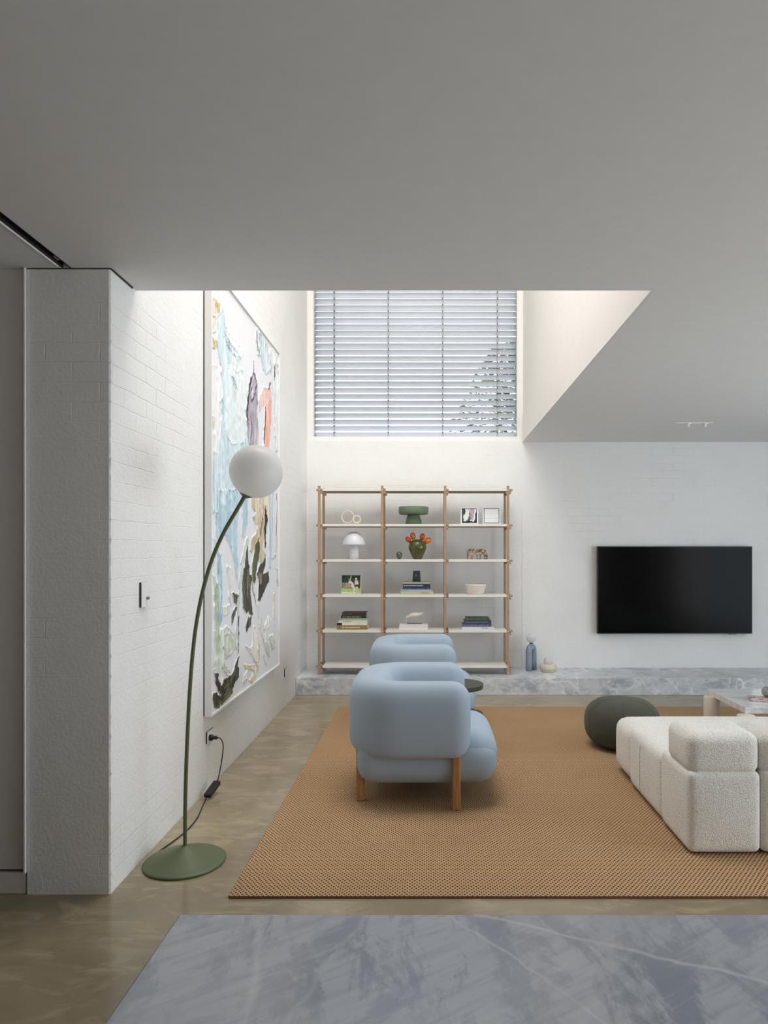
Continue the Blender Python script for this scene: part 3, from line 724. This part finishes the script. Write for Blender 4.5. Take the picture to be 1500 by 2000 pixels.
def pic_abstract(U, V):
    Cc = np.ones(U.shape + (3,)) * 226.
    fillp(Cc, U, V, [(0, 0), (.2, 0), (.22, .3), (.12, .5), (.15, .8), (.2, 1), (0, 1)], (74, 88, 86), .12, 1)
    fillp(Cc, U, V, [(.08, .15), (.22, .05), (.3, .35), (.15, .4)], (36, 44, 52), .1, 2)
    fillp(Cc, U, V, [(.25, .15), (.42, .1), (.45, .5), (.35, .8), (.2, .8), (.22, .4)], (232, 234, 228), .08, 3)
    fillp(Cc, U, V, [(.5, .05), (.55, .3), (.58, .7), (.4, .9), (.35, .8), (.48, .5)], (72, 104, 78), .08, 4)
    fillp(Cc, U, V, [(.56, .02), (.85, .02), (.82, .5), (.75, .8), (.6, .82)], (186, 164, 176), .06, 5)
    fillp(Cc, U, V, [(.85, .05), (.94, .05), (.9, .6), (.78, .85)], (236, 234, 236), .05, 6)
    fillp(Cc, U, V, [(.93, .1), (1, 0), (1, 1), (.0, 1), (.1, .9), (.4, .86), (.5, .8), (.75, .92), (.88, .7)], (34, 40, 58), .12, 7)
    b = (U < .035) | (U > .965) | (V < .035) | (V > .965); Cc[b] = (26, 26, 34); return Cc
def pic_white(U, V):
    Cc = np.ones(U.shape + (3,)) * 232.
    w = V + .02 * np.sin(U * 17) + .03 * (vnoise(U, V, 8, 3, 3) - .5)
    for q, d in ((.25, 4), (.38, 30), (.55, 8), (.68, 34), (.82, 10)):
        Cc[np.abs(w - q) < .016] -= d
    b = (U < .045) | (U > .955) | (V < .045) | (V > .955); Cc[b] = (112, 114, 120); return Cc
def pic_cricket(U, V):
    Cc = np.ones(U.shape + (3,)); Cc[:] = (38, 66, 48); Cc += (vnoise(U, V, 9, 9, 2)[..., None] - .5) * np.array([26, 44, 36])
    fillp(Cc, U, V, [(0, .4), (.2, .38), (.45, .42), (1, .6), (1, .8), (0, .8)], (132, 130, 100), .12, 3)
    fillp(Cc, U, V, [(.18, .42), (.4, .4), (.42, .68), (.16, .7)], (176, 140, 118), .06, 4)
    fillp(Cc, U, V, [(0, .72), (.4, .74), (1, .74), (1, 1), (0, 1)], (160, 184, 118), .04, 5)
    fillp(Cc, U, V, [(0, .92), (.8, .95), (1, .98), (1, 1), (0, 1)], (212, 220, 170), .02, 6)
    fillp(Cc, U, V, lineseg([(.51, .04), (.44, .25)], .05), (206, 208, 186), .01, 7)
    fillp(Cc, U, V, [(.38, .22), (.47, .2), (.48, .3), (.37, .3)], (196, 186, 164), .02, 8)
    fillp(Cc, U, V, [(.36, .3), (.5, .3), (.62, .42), (.67, .55), (.7, .75), (.7, .95), (.63, .95), (.6, .7), (.4, .66)], (214, 206, 200), .04, 9)
    fillp(Cc, U, V, [(.4, .45), (.5, .45), (.53, .7), (.42, .66)], (150, 128, 112), .06, 10)
    fillp(Cc, U, V, [(.73, .15), (.8, .12), (.83, .24), (.7, .24)], (220, 224, 196), .02, 11)
    fillp(Cc, U, V, [(.67, .32), (.75, .26), (.86, .28), (.92, .44), (.86, .56), (.7, .54)], (220, 204, 194), .03, 12)
    fillp(Cc, U, V, [(.7, .52), (.86, .52), (.98, .62), (.96, .7), (.76, .62), (.72, .7)], (74, 56, 48), .03, 13)
    fillp(Cc, U, V, [(.72, .68), (.86, .62), (.86, .95), (.8, .98), (.78, .8), (.76, .8)], (200, 188, 158), .04, 14)
    return np.clip(Cc, 0, 255)
picture('framed_picture', 'small white-framed dark abstract print, left of two on upper right shelf', 1070, 1193, 1, 121, pic_abstract, 9, m_white)
picture('framed_picture', 'small white-framed print with faint wavy lines, upper right shelf', 1225, 1348, 1, 121, pic_white, 7, m_white)
picture('photo_panel', 'square picture of cricket players in white on grass, on the left shelf', 236, 374, 3, 134, pic_cricket, 4, plain('pale_green_card', (198, 206, 186), .6))

# mushroom table lamp
lx = sx(327); ml = thing('table_lamp', 'white mushroom table lamp with domed shade on the left shelf', 'lamp', (lx, SI, top(2)))
m_gloss = plain('white_gloss', (226, 228, 232), .3)
Rd = px2m(79); hl_ = px2m(192); hb = px2m(97)
obj('stem', lathe([(px2m(32), 0), (px2m(32), hb * .6), (px2m(30), hb + .03)], (lx, SI, top(2)), 40), m_gloss, ml, True)
dome = [(Rd * math.cos(a), hb + (hl_ - hb) * math.sin(a)) for a in [PI / 2 * k / 14 for k in range(15)]]
obj('lamp_shade', lathe([(Rd - .004, hb + .001)] + dome, (lx, SI, top(2)), 56), m_gloss, ml, True)
# glass cacti
def cactus_mat(name, a, b, sc):
    M = Mat(name, a, .12, spec=.6); v = M.n('ShaderNodeTexVoronoi', feature='DISTANCE_TO_EDGE'); M.l(M.vmap(M.objc(), (sc, sc, sc * .6)), v.inputs['Vector']); v.inputs['Scale'].default_value = 1
    M.color(M.mix(M.ramp(v.outputs['Distance'], [(.03, 1.), (.22, 0.)]), a, b)); return M.m
m_cg = cactus_mat('mottled_green_glass', (40, 43, 16), (92, 98, 44), 150); m_cs = cactus_mat('speckled_green_glass', (24, 42, 28), (96, 116, 98), 160)
kx = sx(769); cc_ = thing('glass_cactus', 'large green glass cactus ornament with four orange buds on the middle shelf', 'ornament', (kx, SI, top(2)))
hb2 = px2m(140); Rm = px2m(62)
obj('body', lathe([(px2m(28), 0), (px2m(33), .008), (px2m(48), hb2 * .28), (Rm * .97, hb2 * .5), (Rm, hb2 * .62), (Rm * .93, hb2 * .78), (Rm * .74, hb2 * .9), (Rm * .45, hb2 * .97), (Rm * .1, hb2)], (kx, SI, top(2)), 48), m_cg, cc_, True)
for (u, v, ru, an, col) in ((705, 443, 20, -.6, (206, 84, 34)), (737, 417, 22, -.2, (222, 116, 22)), (803, 422, 21, .15, (214, 92, 34)), (840, 450, 24, .95, (232, 126, 24))):
    M_ = Mat('orange_glass', col, .1, spec=.6); M_.b.inputs['Transmission Weight'].default_value = .15
    obj('bud', ball((sx(u), SI, wz(930 + v / 3.5714, SI)), px2m(ru) * .88, 28, sz=1.3, tilt=('Y', an)), M_.m, cc_, True)
kx = sx(642)
tag(obj('glass_cactus', lathe([(px2m(9), 0), (px2m(16), px2m(12)), (px2m(21), px2m(30)), (px2m(19), px2m(44)), (px2m(10), px2m(52)), (.001, px2m(54))], (kx, SI, top(2)), 32), m_cs, None, True), 'tiny dark green speckled glass ornament beside the large cactus', 'ornament')
# stoneware arch sculpture
def arch_sculpt():
    x0, x1, h = sx(1114), sx(1258), px2m(73); w = x1 - x0
    out = [(0, 0), (0, .98)] + [(.05, 1), (.5, 1.0), (.72, 1.0), (.86, .93), (.95, .75), (1, .45), (1, 0), (.85, 0)]
    out += [(.845, .3), (.80, .52), (.75, .56), (.70, .5), (.68, .3), (.675, 0), (.5, 0), (.49, .25), (.44, .47), (.37, .54), (.31, .45), (.28, .25), (.27, 0)]
    bm = B(); f = bm.faces.new([bm.verts.new((x0 + u * w, SI - .035, top(2) + v * h)) for u, v in out])
    e = bmesh.ops.extrude_face_region(bm, geom=[f]); bmesh.ops.translate(bm, verts=[g for g in e['geom'] if isinstance(g, bmesh.types.BMVert)], vec=(0, .07, 0))
    bmesh.ops.bevel(bm, geom=[e_ for e_ in bm.edges], offset=.006, segments=3, profile=.5, affect='EDGES'); return bm
Mst = Mat('mottled_stoneware', (140, 122, 108), .75); Mst.color(Mst.ramp(Mst.noise(Mst.objc(), 42, 5, .7), [(.38, (62, 48, 40)), (.5, (138, 118, 100)), (.62, (186, 172, 156))])); Mst.bump(Mst.noise(Mst.objc(), 90, 4), .5, .004)
tag(obj('arched_sculpture', arch_sculpt(), Mst.m), 'brown mottled stoneware sculpture with two arches on the right shelf', 'sculpture')
# bowl
bx_ = sx(1173); Rr = px2m(76); hh_ = px2m(71)
mp = plain('pink_white_ceramic', (232, 222, 212), .35)
tag(obj('ceramic_bowl', lathe([(px2m(52), 0), (px2m(58), .006), (px2m(66), hh_ * .4), (Rr * .97, hh_ * .85), (Rr, hh_), (Rr - .005, hh_ - .001), (px2m(60), hh_ * .4), (px2m(48), .012), (.001, .010)], (bx_, SI, top(3)), 56), mp, None, True), 'off-white ceramic bowl with pinkish rim on the right shelf', 'bowl')

# books: spine towards the room
def book(label, u0, u1, v0, v1, zb, cover, depth=.2, group=None, pages=(226, 222, 210), letter=None, block=None, dy=0):
    x0, x1 = sx(u0, SY + .05), sx(u1, SY + .05); h = (v1 - v0) / 3.5714 * (SY + .05) / F
    y0 = SY + .035 + dy; t_ = thing('book', label, 'book', ((x0 + x1) / 2, y0, zb), group)
    mc = plain('book_cover', cover, .5); cb = bevbox(x0, x1, y0, y0 + depth, zb + .0003, zb + .0028, .0006)
    merge(cb, bevbox(x0, x1, y0, y0 + depth, zb + h - .0028, zb + h - .0003, .0006)); merge(cb, bevbox(x0, x1, y0 - .001, y0 + .0022, zb + .0003, zb + h - .0003, .0008))
    co_ = obj('cover', cb, mc, t_)
    obj('pages', box(B(), x0 + .003, x1 - .003, y0 + .0023, y0 + depth - .003, zb + .0029, zb + h - .0029), plain('paper', pages, .8), t_)
    if block: obj('spine_band', box(B(), x0 + .0005, x0 + (x1 - x0) * block[1], y0 - .0016, y0 - .001, zb + .001, zb + h - .001), plain('spine_band', block[0], .5), co_)
    if letter:
        lb = B(); x = x0 + (x1 - x0) * letter[1]; xe = x0 + (x1 - x0) * letter[2]; hm = h * .34
        while x < xe:
            w = random.uniform(.0025, .006); 
            if random.random() < .82: box(lb, x, min(x + w * .62, xe), y0 - .0018, y0 - .0011, zb + h * .5 - hm * random.uniform(.6, 1) * .5, zb + h * .5 + hm * random.uniform(.6, 1) * .5)
            x += w
        obj('spine_lettering', lb, plain('foil', letter[0], .5), co_)
    return zb + h
SC = 3.5714
g1 = 'books stacked on the left shelf'
z = top(4)
for (lab, u0, u1, th, col, let, blk, dp) in (
    ('thick tan hardback with pale lettering at the bottom of the left stack', 210, 420, 31, (146, 118, 72), ((232, 222, 200), .15, .76), None, .22),
    ('white book with black band on its spine, second from bottom of left stack', 208, 418, 17, (230, 226, 218), ((150, 146, 140), .58, .86), ((24, 18, 20), .17), .2),
    ('off-white book with dark title, third from bottom of left stack', 222, 418, 17, (222, 218, 206), ((70, 66, 66), .16, .44), None, .2),
    ('pale green paperback in the middle of the left stack', 240, 415, 15, (152, 178, 122), ((196, 212, 170), .1, .8), None, .2),
    ('black book with pale lettering, second from top of left stack', 237, 412, 17, (32, 38, 44), ((200, 208, 210), .08, .8), None, .2),
    ('dark brown book on top of the left stack', 243, 414, 21, (62, 46, 38), ((130, 112, 90), .05, .42), None, .2)):
    z = book(lab, u0, u1, 0, th, z, col, dp, g1, letter=let, block=blk)
g2 = 'books stacked on the middle shelf'
z = top(3)
for (lab, u0, u1, th, col, let, blk, dp, dy) in (
    ('cream hardback at the bottom of the stack beneath the black speaker', 650, 880, 22, (190, 184, 152), ((130, 126, 96), .62, .86), None, .2, -.005),
    ('slim silvery blue book, second from bottom beneath the black speaker', 652, 872, 13, (156, 172, 196), ((226, 230, 236), .2, .95), None, .2, 0),
    ('thin navy book in the middle of the stack beneath the black speaker', 668, 858, 13, (36, 44, 70), ((150, 160, 176), .03, .98), None, .2, .01),
    ('thick dark navy book with white lettering, second from top under the speaker', 668, 858, 26, (44, 48, 62), ((190, 192, 206), .03, .75), None, .2, .01),
    ('pale grey-green book topping the stack beneath the black speaker', 668, 858, 12, (170, 172, 148), ((196, 198, 178), .05, .6), None, .2, .01)):
    z = book(lab, u0, u1, 0, th, z, col, dp, g2, letter=let, block=blk, dy=dy)
zs2 = z
g3 = 'books stacked on the right shelf'
z = top(4)
for (lab, u0, u1, th, col, let, blk, dp, dy) in (
    ('white book with dark marks at the bottom of the right stack', 1077, 1302, 20, (216, 214, 222), ((92, 84, 92), .62, .82), None, .2, 0),
    ('purple-grey book, second from bottom of right stack', 1080, 1285, 18, (84, 84, 116), ((170, 170, 196), .03, .9), None, .2, .005),
    ('dark slate blue book, second from top of right stack', 1093, 1284, 25, (58, 68, 84), ((120, 132, 148), .05, .85), None, .2, .01),
    ('dark green hardback on top of the right stack', 1104, 1270, 21, (54, 72, 54), ((120, 140, 112), .03, .92), None, .16, .015)):
    z = book(lab, u0, u1, 0, th, z, col, dp, g3, letter=let, block=blk, dy=dy)
z = top(4)
for lab, u0, u1, th in (('white book lying beneath another white book under the bird figurine', 641, 842, 19), ('upper white book directly under the white bird figurine', 643, 841, 17)):
    z = book(lab, u0, u1, 0, th, z, (228, 222, 220), .19, 'white books under the bird')
zb3 = z
# bird figurine
YBd = SY + .12
bd = thing('bird_figurine', 'white wading bird figurine standing on two white books', 'figurine', (sx(750), YBd, zb3))
def bp(u, v): return (sx(u, YBd), YBd, wz(930 + v / SC, YBd))
pth = smooth_path([bp(684, 984), bp(692, 984), bp(705, 980), bp(725, 970), bp(752, 966), bp(778, 963), bp(800, 956), bp(818, 950)], 5)
n_ = len(pth) - 1; rad = []
for i in range(n_ + 1):
    u = i / n_; rad.append(px2m(np.interp(u, [0, .06, .14, .24, .4, .55, .72, .88, 1], [3, 7, 9, 10, 17, 20, 15, 6, .6])))
b_ = tube(pth, rad, 20)
for v in b_.verts: v.co.y = YBd + (v.co.y - YBd) * 1.0
wbird = plain('white_bird_paint', (232, 228, 216), .5)
obj('body', b_, wbird, bd, True)
obj('beak', tube([bp(688, 990), bp(686, 1006)], [.0022, .0006], 8), wbird, bd)
for u in (691, 761): obj('leg', tube([bp(u + 2, 985 if u < 700 else 975), (bp(u, 1036)[0], YBd, zb3)], .0022, 8), wbird, bd)
obj('base', bevbox(sx(697), sx(800), YBd - .03, YBd + .02, zb3, zb3 + .004, .001), plain('dark_walnut', (92, 72, 66), .5), bd)
# speaker
sp = thing('speaker', 'small black tapered speaker standing on the middle stack of books', 'speaker', (sx(763), SI, zs2))
hs = px2m(77)
s_b = B(); rs = []
for k, (z_, w_) in enumerate(((0, .9), (.05, 1), (.5, .93), (.95, .84), (1, .78))):
    a = px2m(29) * w_; rs.append(ring(s_b, [(sx(763) + p * a / a, SI + q, zs2 + z_ * hs) for p, q in supsec(a, a * .8, 4, 32)]))
skin_rings(s_b, rs); obj('body', s_b, plain('charcoal_speaker', (38, 44, 52), .5), sp, True)
mk = B(); cr = []
for k in range(9):
    a = PI * .62 + k / 8 * PI * .76; cr.append((a,))
rs1 = [mk.verts.new((sx(760) + .004 + .008 * math.cos(c[0]), SI - px2m(29) * .8 * .97, zs2 + hs * .58 + .011 * math.sin(c[0]))) for c in cr]
rs2 = [mk.verts.new((sx(760) + .004 + .005 * math.cos(c[0]), SI - px2m(29) * .8 * .97, zs2 + hs * .58 + .009 * math.sin(c[0]))) for c in cr]
for k in range(8): mk.faces.new((rs1[k], rs1[k + 1], rs2[k + 1], rs2[k]))
obj('emblem', mk, m_white, sp)['label'] = 'small white crescent mark'

# ---------------------------------------------------------------- ledge lamps
m_bl = plain('blue_grey_glaze', (136, 150, 166), .18); 
LY = 7.56; al = thing('table_lamp', 'blue-grey arched ceramic lamp with white globe on the marble ledge', 'lamp', (1.13, LY, .174))
rt = .036
pa = Vector((wx(1032.5, LY), LY - .02, 0)); pb = Vector((wx(1042, LY + .04), LY + .055, 0)); hA = wz(1257, LY) - .174
mid = (pa + pb) / 2; half = (pb - pa) / 2; Rr_ = half.length; pts = [pa + Vector((0, 0, .174)), pa + Vector((0, 0, .25))]
zc = .174 + hA - Rr_ - rt
for k in range(13):
    a = PI * k / 12; pts.append(mid - half * math.cos(a) + Vector((0, 0, zc + Rr_ * math.sin(a))))
pts += [pb + Vector((0, 0, .25)), pb + Vector((0, 0, .174))]
obj('arch_base', tube(pts, rt, 28), m_bl, al, True)
obj('collar', lathe([(.018, 0), (.018, .012)], (mid.x, mid.y, .174 + hA - .004), 24), m_dark, al, True)
Rg = 9.4 * LY / F
obj('globe', ball((mid.x, mid.y, .174 + hA + .004 + Rg), Rg, 40), m_opal, al, True)
CY = 7.50; cxx = wx(1070.5, CY); cl_ = thing('table_lamp', 'low cream disc-shaped lamp with small white globe on the marble ledge', 'lamp', (cxx, CY, .174))
Rc = 16.6 * CY / F
m_cg2 = plain('cream_gloss', (216, 208, 186), .15)
obj('disc_base', lathe([(Rc * .80, 0), (Rc * .92, .010), (Rc * .86, .018), (Rc * .96, .026), (Rc, .045), (Rc * .99, .066), (Rc * .88, .082), (Rc * .6, .085), (.01, .085)], (cxx, CY, .174), 56), m_cg2, cl_, True)
obj('globe', ball((cxx + .002, CY, .174 + .085 + .026), .052, 40), m_opal, cl_, True)
tag(obj('lamp_cord', tube(smooth_path([(wx(1002, 7.68), 7.70, .19), (1.0, 7.71, .186), (1.08, 7.70, .180), (1.15, 7.68, .177), (1.2, 7.69, .177), (cxx, 7.62, .177), (cxx, 7.56, .18)]), .0025, 6), m_white, None, True), 'thin white cable on the ledge behind the two small lamps', 'cord')

# ---------------------------------------------------------------- armchairs
def armchair_parts(root):
    # U-shaped wraparound back and arms; local x points to the front of the chair
    aY, bX, fr_ = .345, -.365, .237
    path = []
    rc = .20
    def add(x, y, tx, ty, th): path.append((x, y, tx, ty, th))
    e = .105
    for k in range(9):
        t_ = k / 8; x = (fr_ - e) * (1 - t_) + (bX + rc) * t_; add(x, -aY, -1, 0, .103 + .004 * t_)
    for k in range(1, 12):
        a = PI / 2 * k / 12; add(bX + rc - rc * math.sin(a), -aY + rc - rc * math.cos(a), -math.cos(a), math.sin(a), .107 + .018 * k / 12)
    for k in range(9):
        t_ = k / 8; add(bX, (-aY + rc) * (1 - t_) + (aY - rc) * t_, 0, 1, .125 + .004 * math.sin(PI * t_))
    for k in range(1, 12):
        a = PI / 2 * k / 12; add(bX + rc - rc * math.cos(a), aY - rc + rc * math.sin(a), math.sin(a), math.cos(a), .125 - .018 * k / 12)
    for k in range(9):
        t_ = k / 8; x = (bX + rc) * (1 - t_) + (fr_ - e) * t_; add(x, aY, 1, 0, .107 - .004 * t_)
    bm = B(); zc, hz = .513, .213; seg = 44; rings = []
    def sec(x, y, tx, ty, a, b, n=3.4, dz=0):
        nx, ny = ty, -tx; r_ = []
        for (p, q), (p6, q6) in zip(supsec(a, b, n, seg), supsec(a, b, n + 2.6, seg)):
            if q < 0: p, q = p6, q6
            w = 1 + .0
            r_.append((x + nx * p * w, y + ny * p * w, zc + dz + q))
        return ring(bm, r_)
    K = 9
    x0, y0 = path[0][:2]
    for k in range(K, 0, -1):
        ph = PI / 2 * k / K
        rings.append(sec(x0 + e * math.sin(ph), y0, -1, 0, .103 - e * .93 * (1 - math.cos(ph)), hz - e * 1.05 * (1 - math.cos(ph)), 3.4 - .6 * k / K))
    for p in path: rings.append(sec(p[0], p[1], p[2], p[3], p[4], hz))
    for k in range(1, K + 1):
        ph = PI / 2 * k / K
        rings.append(sec(x0 + e * math.sin(ph), aY, 1, 0, .103 - e * .93 * (1 - math.cos(ph)), hz - e * 1.05 * (1 - math.cos(ph)), 3.4 - .6 * k / K))
    skin_rings(bm, rings)
    obj('backrest', bm, m_blue, root, True)
    sb_ = puff(-.43, .392, -.375, .375, .122, .385, .115, 18, (.010, .008, .006))
    merge(sb_, puff(-.425, .16, -.376, .376, .124, .44, .10, 14, (.006, .008, .004)))
    obj('seat_base', sb_, m_blue, root, True)
    obj('seat', puff(-.20, .398, -.36, .36, .165, .424, .128, 18, (.008, .0, .004)), m_blue, root, True)
    for yy, xx in ((-.405, .155), (.405, .155), (-.10, -.42), (.10, -.42)):
        pass
def leg_bm(x, y, z1, w=.024):
    bm = bevbox(x - w, x + w, y - w, y + w, 0, z1, .010, 3); return bm
ch = thing('armchair', 'pale blue rounded armchair nearest the camera, on the jute rug', 'armchair', (0, 4.31, .012), 'pale blue armchairs', world=False)
armchair_parts(ch)
for (x, y) in ((.152, -.395), (.152, .395), (-.405, -.05 - .0), (-.405, .05)):
    pass
for (x, y, zt) in ((.152, -.385, .33), (.152, .385, .33), (-.415, -.235, .33), (-.415, .235, .33)):
    obj('leg', leg_bm(x, y, zt), m_oak, ch)
ch2 = ch.copy(); C.objects.link(ch2); ch2.location = (-.02, 5.90, .012)
ch2['label'] = 'pale blue rounded armchair behind the nearer one, closer to the bookshelf'
for k in list(ch.children):
    c = k.copy(); C.objects.link(c); c.parent = ch2

# ---------------------------------------------------------------- side table between the armchairs
st_ = thing('side_table', 'round dark green side table between the two blue armchairs', 'table', (.20, 5.1, .012))
obj('tabletop', lathe([(.195, -.034), (.2, -.031), (.2, -.003), (.197, 0)], (.2, 5.1, .51), 64), m_darkgreen, st_, False)
obj('lower_disc', lathe([(.195, -.034), (.2, -.031), (.2, -.003), (.197, 0)], (.2, 5.1, .287), 64), m_darkgreen, st_, False)
obj('column', lathe([(.03, 0), (.03, .47)], (.2, 5.1, .014), 32), m_darkgreen, st_, True)
obj('foot', lathe([(.15, 0), (.15, .012), (.05, .03)], (.2, 5.1, .012), 48), m_darkgreen, st_, False)

# ---------------------------------------------------------------- pouf
pf = thing('pouf', 'round olive-grey fabric pouf beside the sofa', 'pouf', (1.463, 5.2, .012))
pr = []
for k in range(29):
    a = -PI / 2 + PI * k / 28; c_, s_ = math.cos(a), math.sin(a)
    pr.append((.281 * abs(c_) ** .62, .183 + .183 * math.copysign(abs(s_) ** .80, s_)))
obj('body', lathe(pr, (1.463, 5.2, .012), 72), m_pouf, pf, True)
pm = B()
for k in range(6):
    a = k * PI / 3 + .3
    tube([(1.463 + (r_ + .0006) * math.cos(a), 5.2 + (r_ + .0006) * math.sin(a), .012 + z_) for r_, z_ in pr[6:-1]], .0014, 6, pm)
obj('seam', pm, m_pouf, pf, True)

# ---------------------------------------------------------------- sofa
SX = 1.264
so = thing('sofa', 'cream boucle modular sofa at right seen from behind', 'sofa', (2.4, 4.0, .012))
z0 = .0205
def sblock(name, x0, x1, y0, y1, za, zb, r, bl=(.006, .006, .008)):
    return obj(name, puff(x0, x1, y0, y1, za, zb, r, 18, bl), m_boucle, so, True)
sblock('back_base', SX, 1.620, 3.33, 3.74, z0, .418, .032)
sblock('back_base', 1.621, 3.4, 3.33, 3.72, z0, .425, .032)
sblock('seat', SX + .001, 2.45, 3.733, 4.34, z0, .388, .045)
sblock('seat', 2.454, 3.9, 3.725, 4.70, z0, .385, .06)
sblock('front_cushion', SX + .004, 2.45, 4.325, 4.700, z0, .372, .075)
sblock('backrest', SX + .004, 1.6205, 3.340, 3.66, .400, .600, .048)
sblock('backrest', 1.621, 3.4, 3.336, 3.66, .40, .600, .048)
sm = B()
for yq, za in ((4.085, .33),):
    tube(smooth_path([(SX - .007, yq, .06), (SX - .0085, yq, .2), (SX - .005, yq, .32), (SX + .016, yq, .372)]), .0014, 6, sm)
obj('seam', sm, plain('seam_thread', (188, 184, 172), .9), so, True)

# ---------------------------------------------------------------- coffee table
ct = thing('coffee_table', 'pale marble coffee table on thick cylindrical cream legs behind the sofa', 'table', (3.0, 5.3, .012))
obj('tabletop', bevbox(2.296, 3.7, 4.968, 5.649, .313, .36, .003), m_marble_table, ct)
m_leg = plain('cream_lacquer', (236, 224, 208), .5)
for x, y in ((wx(1390, 5.57), 5.57), (wx(1457, 4.93), 4.93), (3.66, 5.57), (3.66, 4.93)):
    obj('leg', lathe([(.060, 0), (.062, .003), (.062, .298), (.059, .301)], (x, y, .0121), 48), m_leg, ct, True)
mr = Mat('red_marble', (170, 130, 118), .25); mr.color(mr.ramp(mr.noise(mr.objc(), 18, 6, .7, 1.5), [(.35, (78, 38, 34)), (.46, (196, 160, 146)), (.55, (226, 212, 204)), (.66, (118, 62, 54))]))
tyy = 1333 * 1.14 / (1368 - VY)
tr_ = bevbox(-.10, .22, -.06, .07, 0, .022, .004); bmesh.ops.rotate(tr_, verts=tr_.verts, matrix=Matrix.Rotation(-.25, 3, 'Z'))
bmesh.ops.translate(tr_, verts=tr_.verts, vec=(wx(1490, tyy), tyy, .3602)); tag(obj('stone_tray', tr_, mr.m), 'red and white marbled stone slab on the coffee table', 'tray')
mg = Mat('veined_stone', (150, 144, 138), .3); mg.color(mg.ramp(mg.noise(mg.objc(), 9, 6, .6, 2), [(.45, (176, 172, 166)), (.53, (112, 70, 64)), (.58, (140, 134, 128))]))
tag(obj('stone_ball', ball((wx(1500, tyy), tyy + .01, .3825 + .042), .042, 40), mg.m, None, True), 'grey veined stone ball resting on the marbled slab', 'ornament')

# ---------------------------------------------------------------- floor lamp
FY = 3.289; fx = wx(361, FY)
fl = thing('floor_lamp', 'tall olive green arched floor lamp with white globe shade beside left wall', 'lamp', (fx, FY, 0))
cone = [(.188, 0), (.191, .004), (.191, .009), (.186, .0125)] + [(.186 - .178 * (k / 14), .0125 + .071 * (k / 14) ** 1.12) for k in range(1, 15)] + [(.0095, .088)]
obj('base', lathe(cone, (fx, FY, 0), 80), m_green, fl, True)
poly = [(361.5, 1655), (361.5, 1600), (363, 1520), (366, 1440), (370, 1360), (376, 1280), (384, 1215), (397, 1150), (415, 1090), (437, 1040), (460, 1000), (481, 964)]
pp = smooth_path([(wx(a, FY), FY, wz(b, FY)) for a, b in poly], 8)
obj('pole', tube(pp, .0093, 16), m_green, fl, True)
gc = Vector((wx(500.5, FY), FY, wz(921, FY))); gr = 51.4 * FY / F
ax_ = (gc - pp[-1]).normalized(); q_ = Vector((0, 0, 1)).rotation_difference(ax_).to_matrix()
cpb = lathe([(.012, -gr - .010), (.034, -gr * .97), (.040, -gr * .925), (.039, -gr * .92)], (0, 0, 0), 32); bmesh.ops.rotate(cpb, verts=cpb.verts, matrix=q_); bmesh.ops.translate(cpb, verts=cpb.verts, vec=gc)
obj('globe_holder', cpb, m_green, fl, True)
obj('lamp_shade', ball(gc, gr, 64), m_opal, fl, True)['label'] = 'white opal glass globe'
pl = thing('power_cord', 'black power cord with plug and dimmer running from outlet to floor lamp', 'cord', (-1.33, 4.2, 0))
cpath = smooth_path([(XL + .062, 4.285, .327), (-1.312, 4.285, .318), (-1.296, 4.28, .285), (-1.297, 4.27, .22), (-1.308, 4.255, .13), (-1.322, 4.24, .055)], 8)
obj('cable', tube(cpath, .0035, 8), m_black, pl, True)
obj('cable', tube(smooth_path([(-1.343, 4.10, .012), (-1.335, 4.02, .006), (-1.302, 3.82, .004), (-1.300, 3.66, .004), (-1.318, 3.53, .004), (-1.338, 3.44, .004), (-1.350, 3.36, .006), (-1.340, 3.33, .012)], 8), .0035, 8), m_black, pl, True)
db = bevbox(-.022, .022, -.070, .070, -.012, .014, .004); a0, a1 = Vector((-1.345, 4.10, .016)), Vector((-1.324, 4.24, .058))
qd = Vector((0, 1, 0)).rotation_difference((a1 - a0).normalized()).to_matrix(); bmesh.ops.rotate(db, verts=db.verts, matrix=qd); bmesh.ops.translate(db, verts=db.verts, vec=(a0 + a1) / 2 + Vector((.006, 0, .006)))
obj('dimmer', db, m_black, pl)
pg = lathe([(.019, .012), (.020, .016), (.020, .030), (.014, .036), (.009, .040), (.009, .044), (.012, .047), (.012, .058), (.006, .062)], (0, 0, 0), 24)
bmesh.ops.rotate(pg, verts=pg.verts, matrix=Matrix.Rotation(PI / 2, 3, 'Y')); bmesh.ops.translate(pg, verts=pg.verts, vec=(XL, 4.285, .327)); obj('plug', pg, m_black, pl, True)
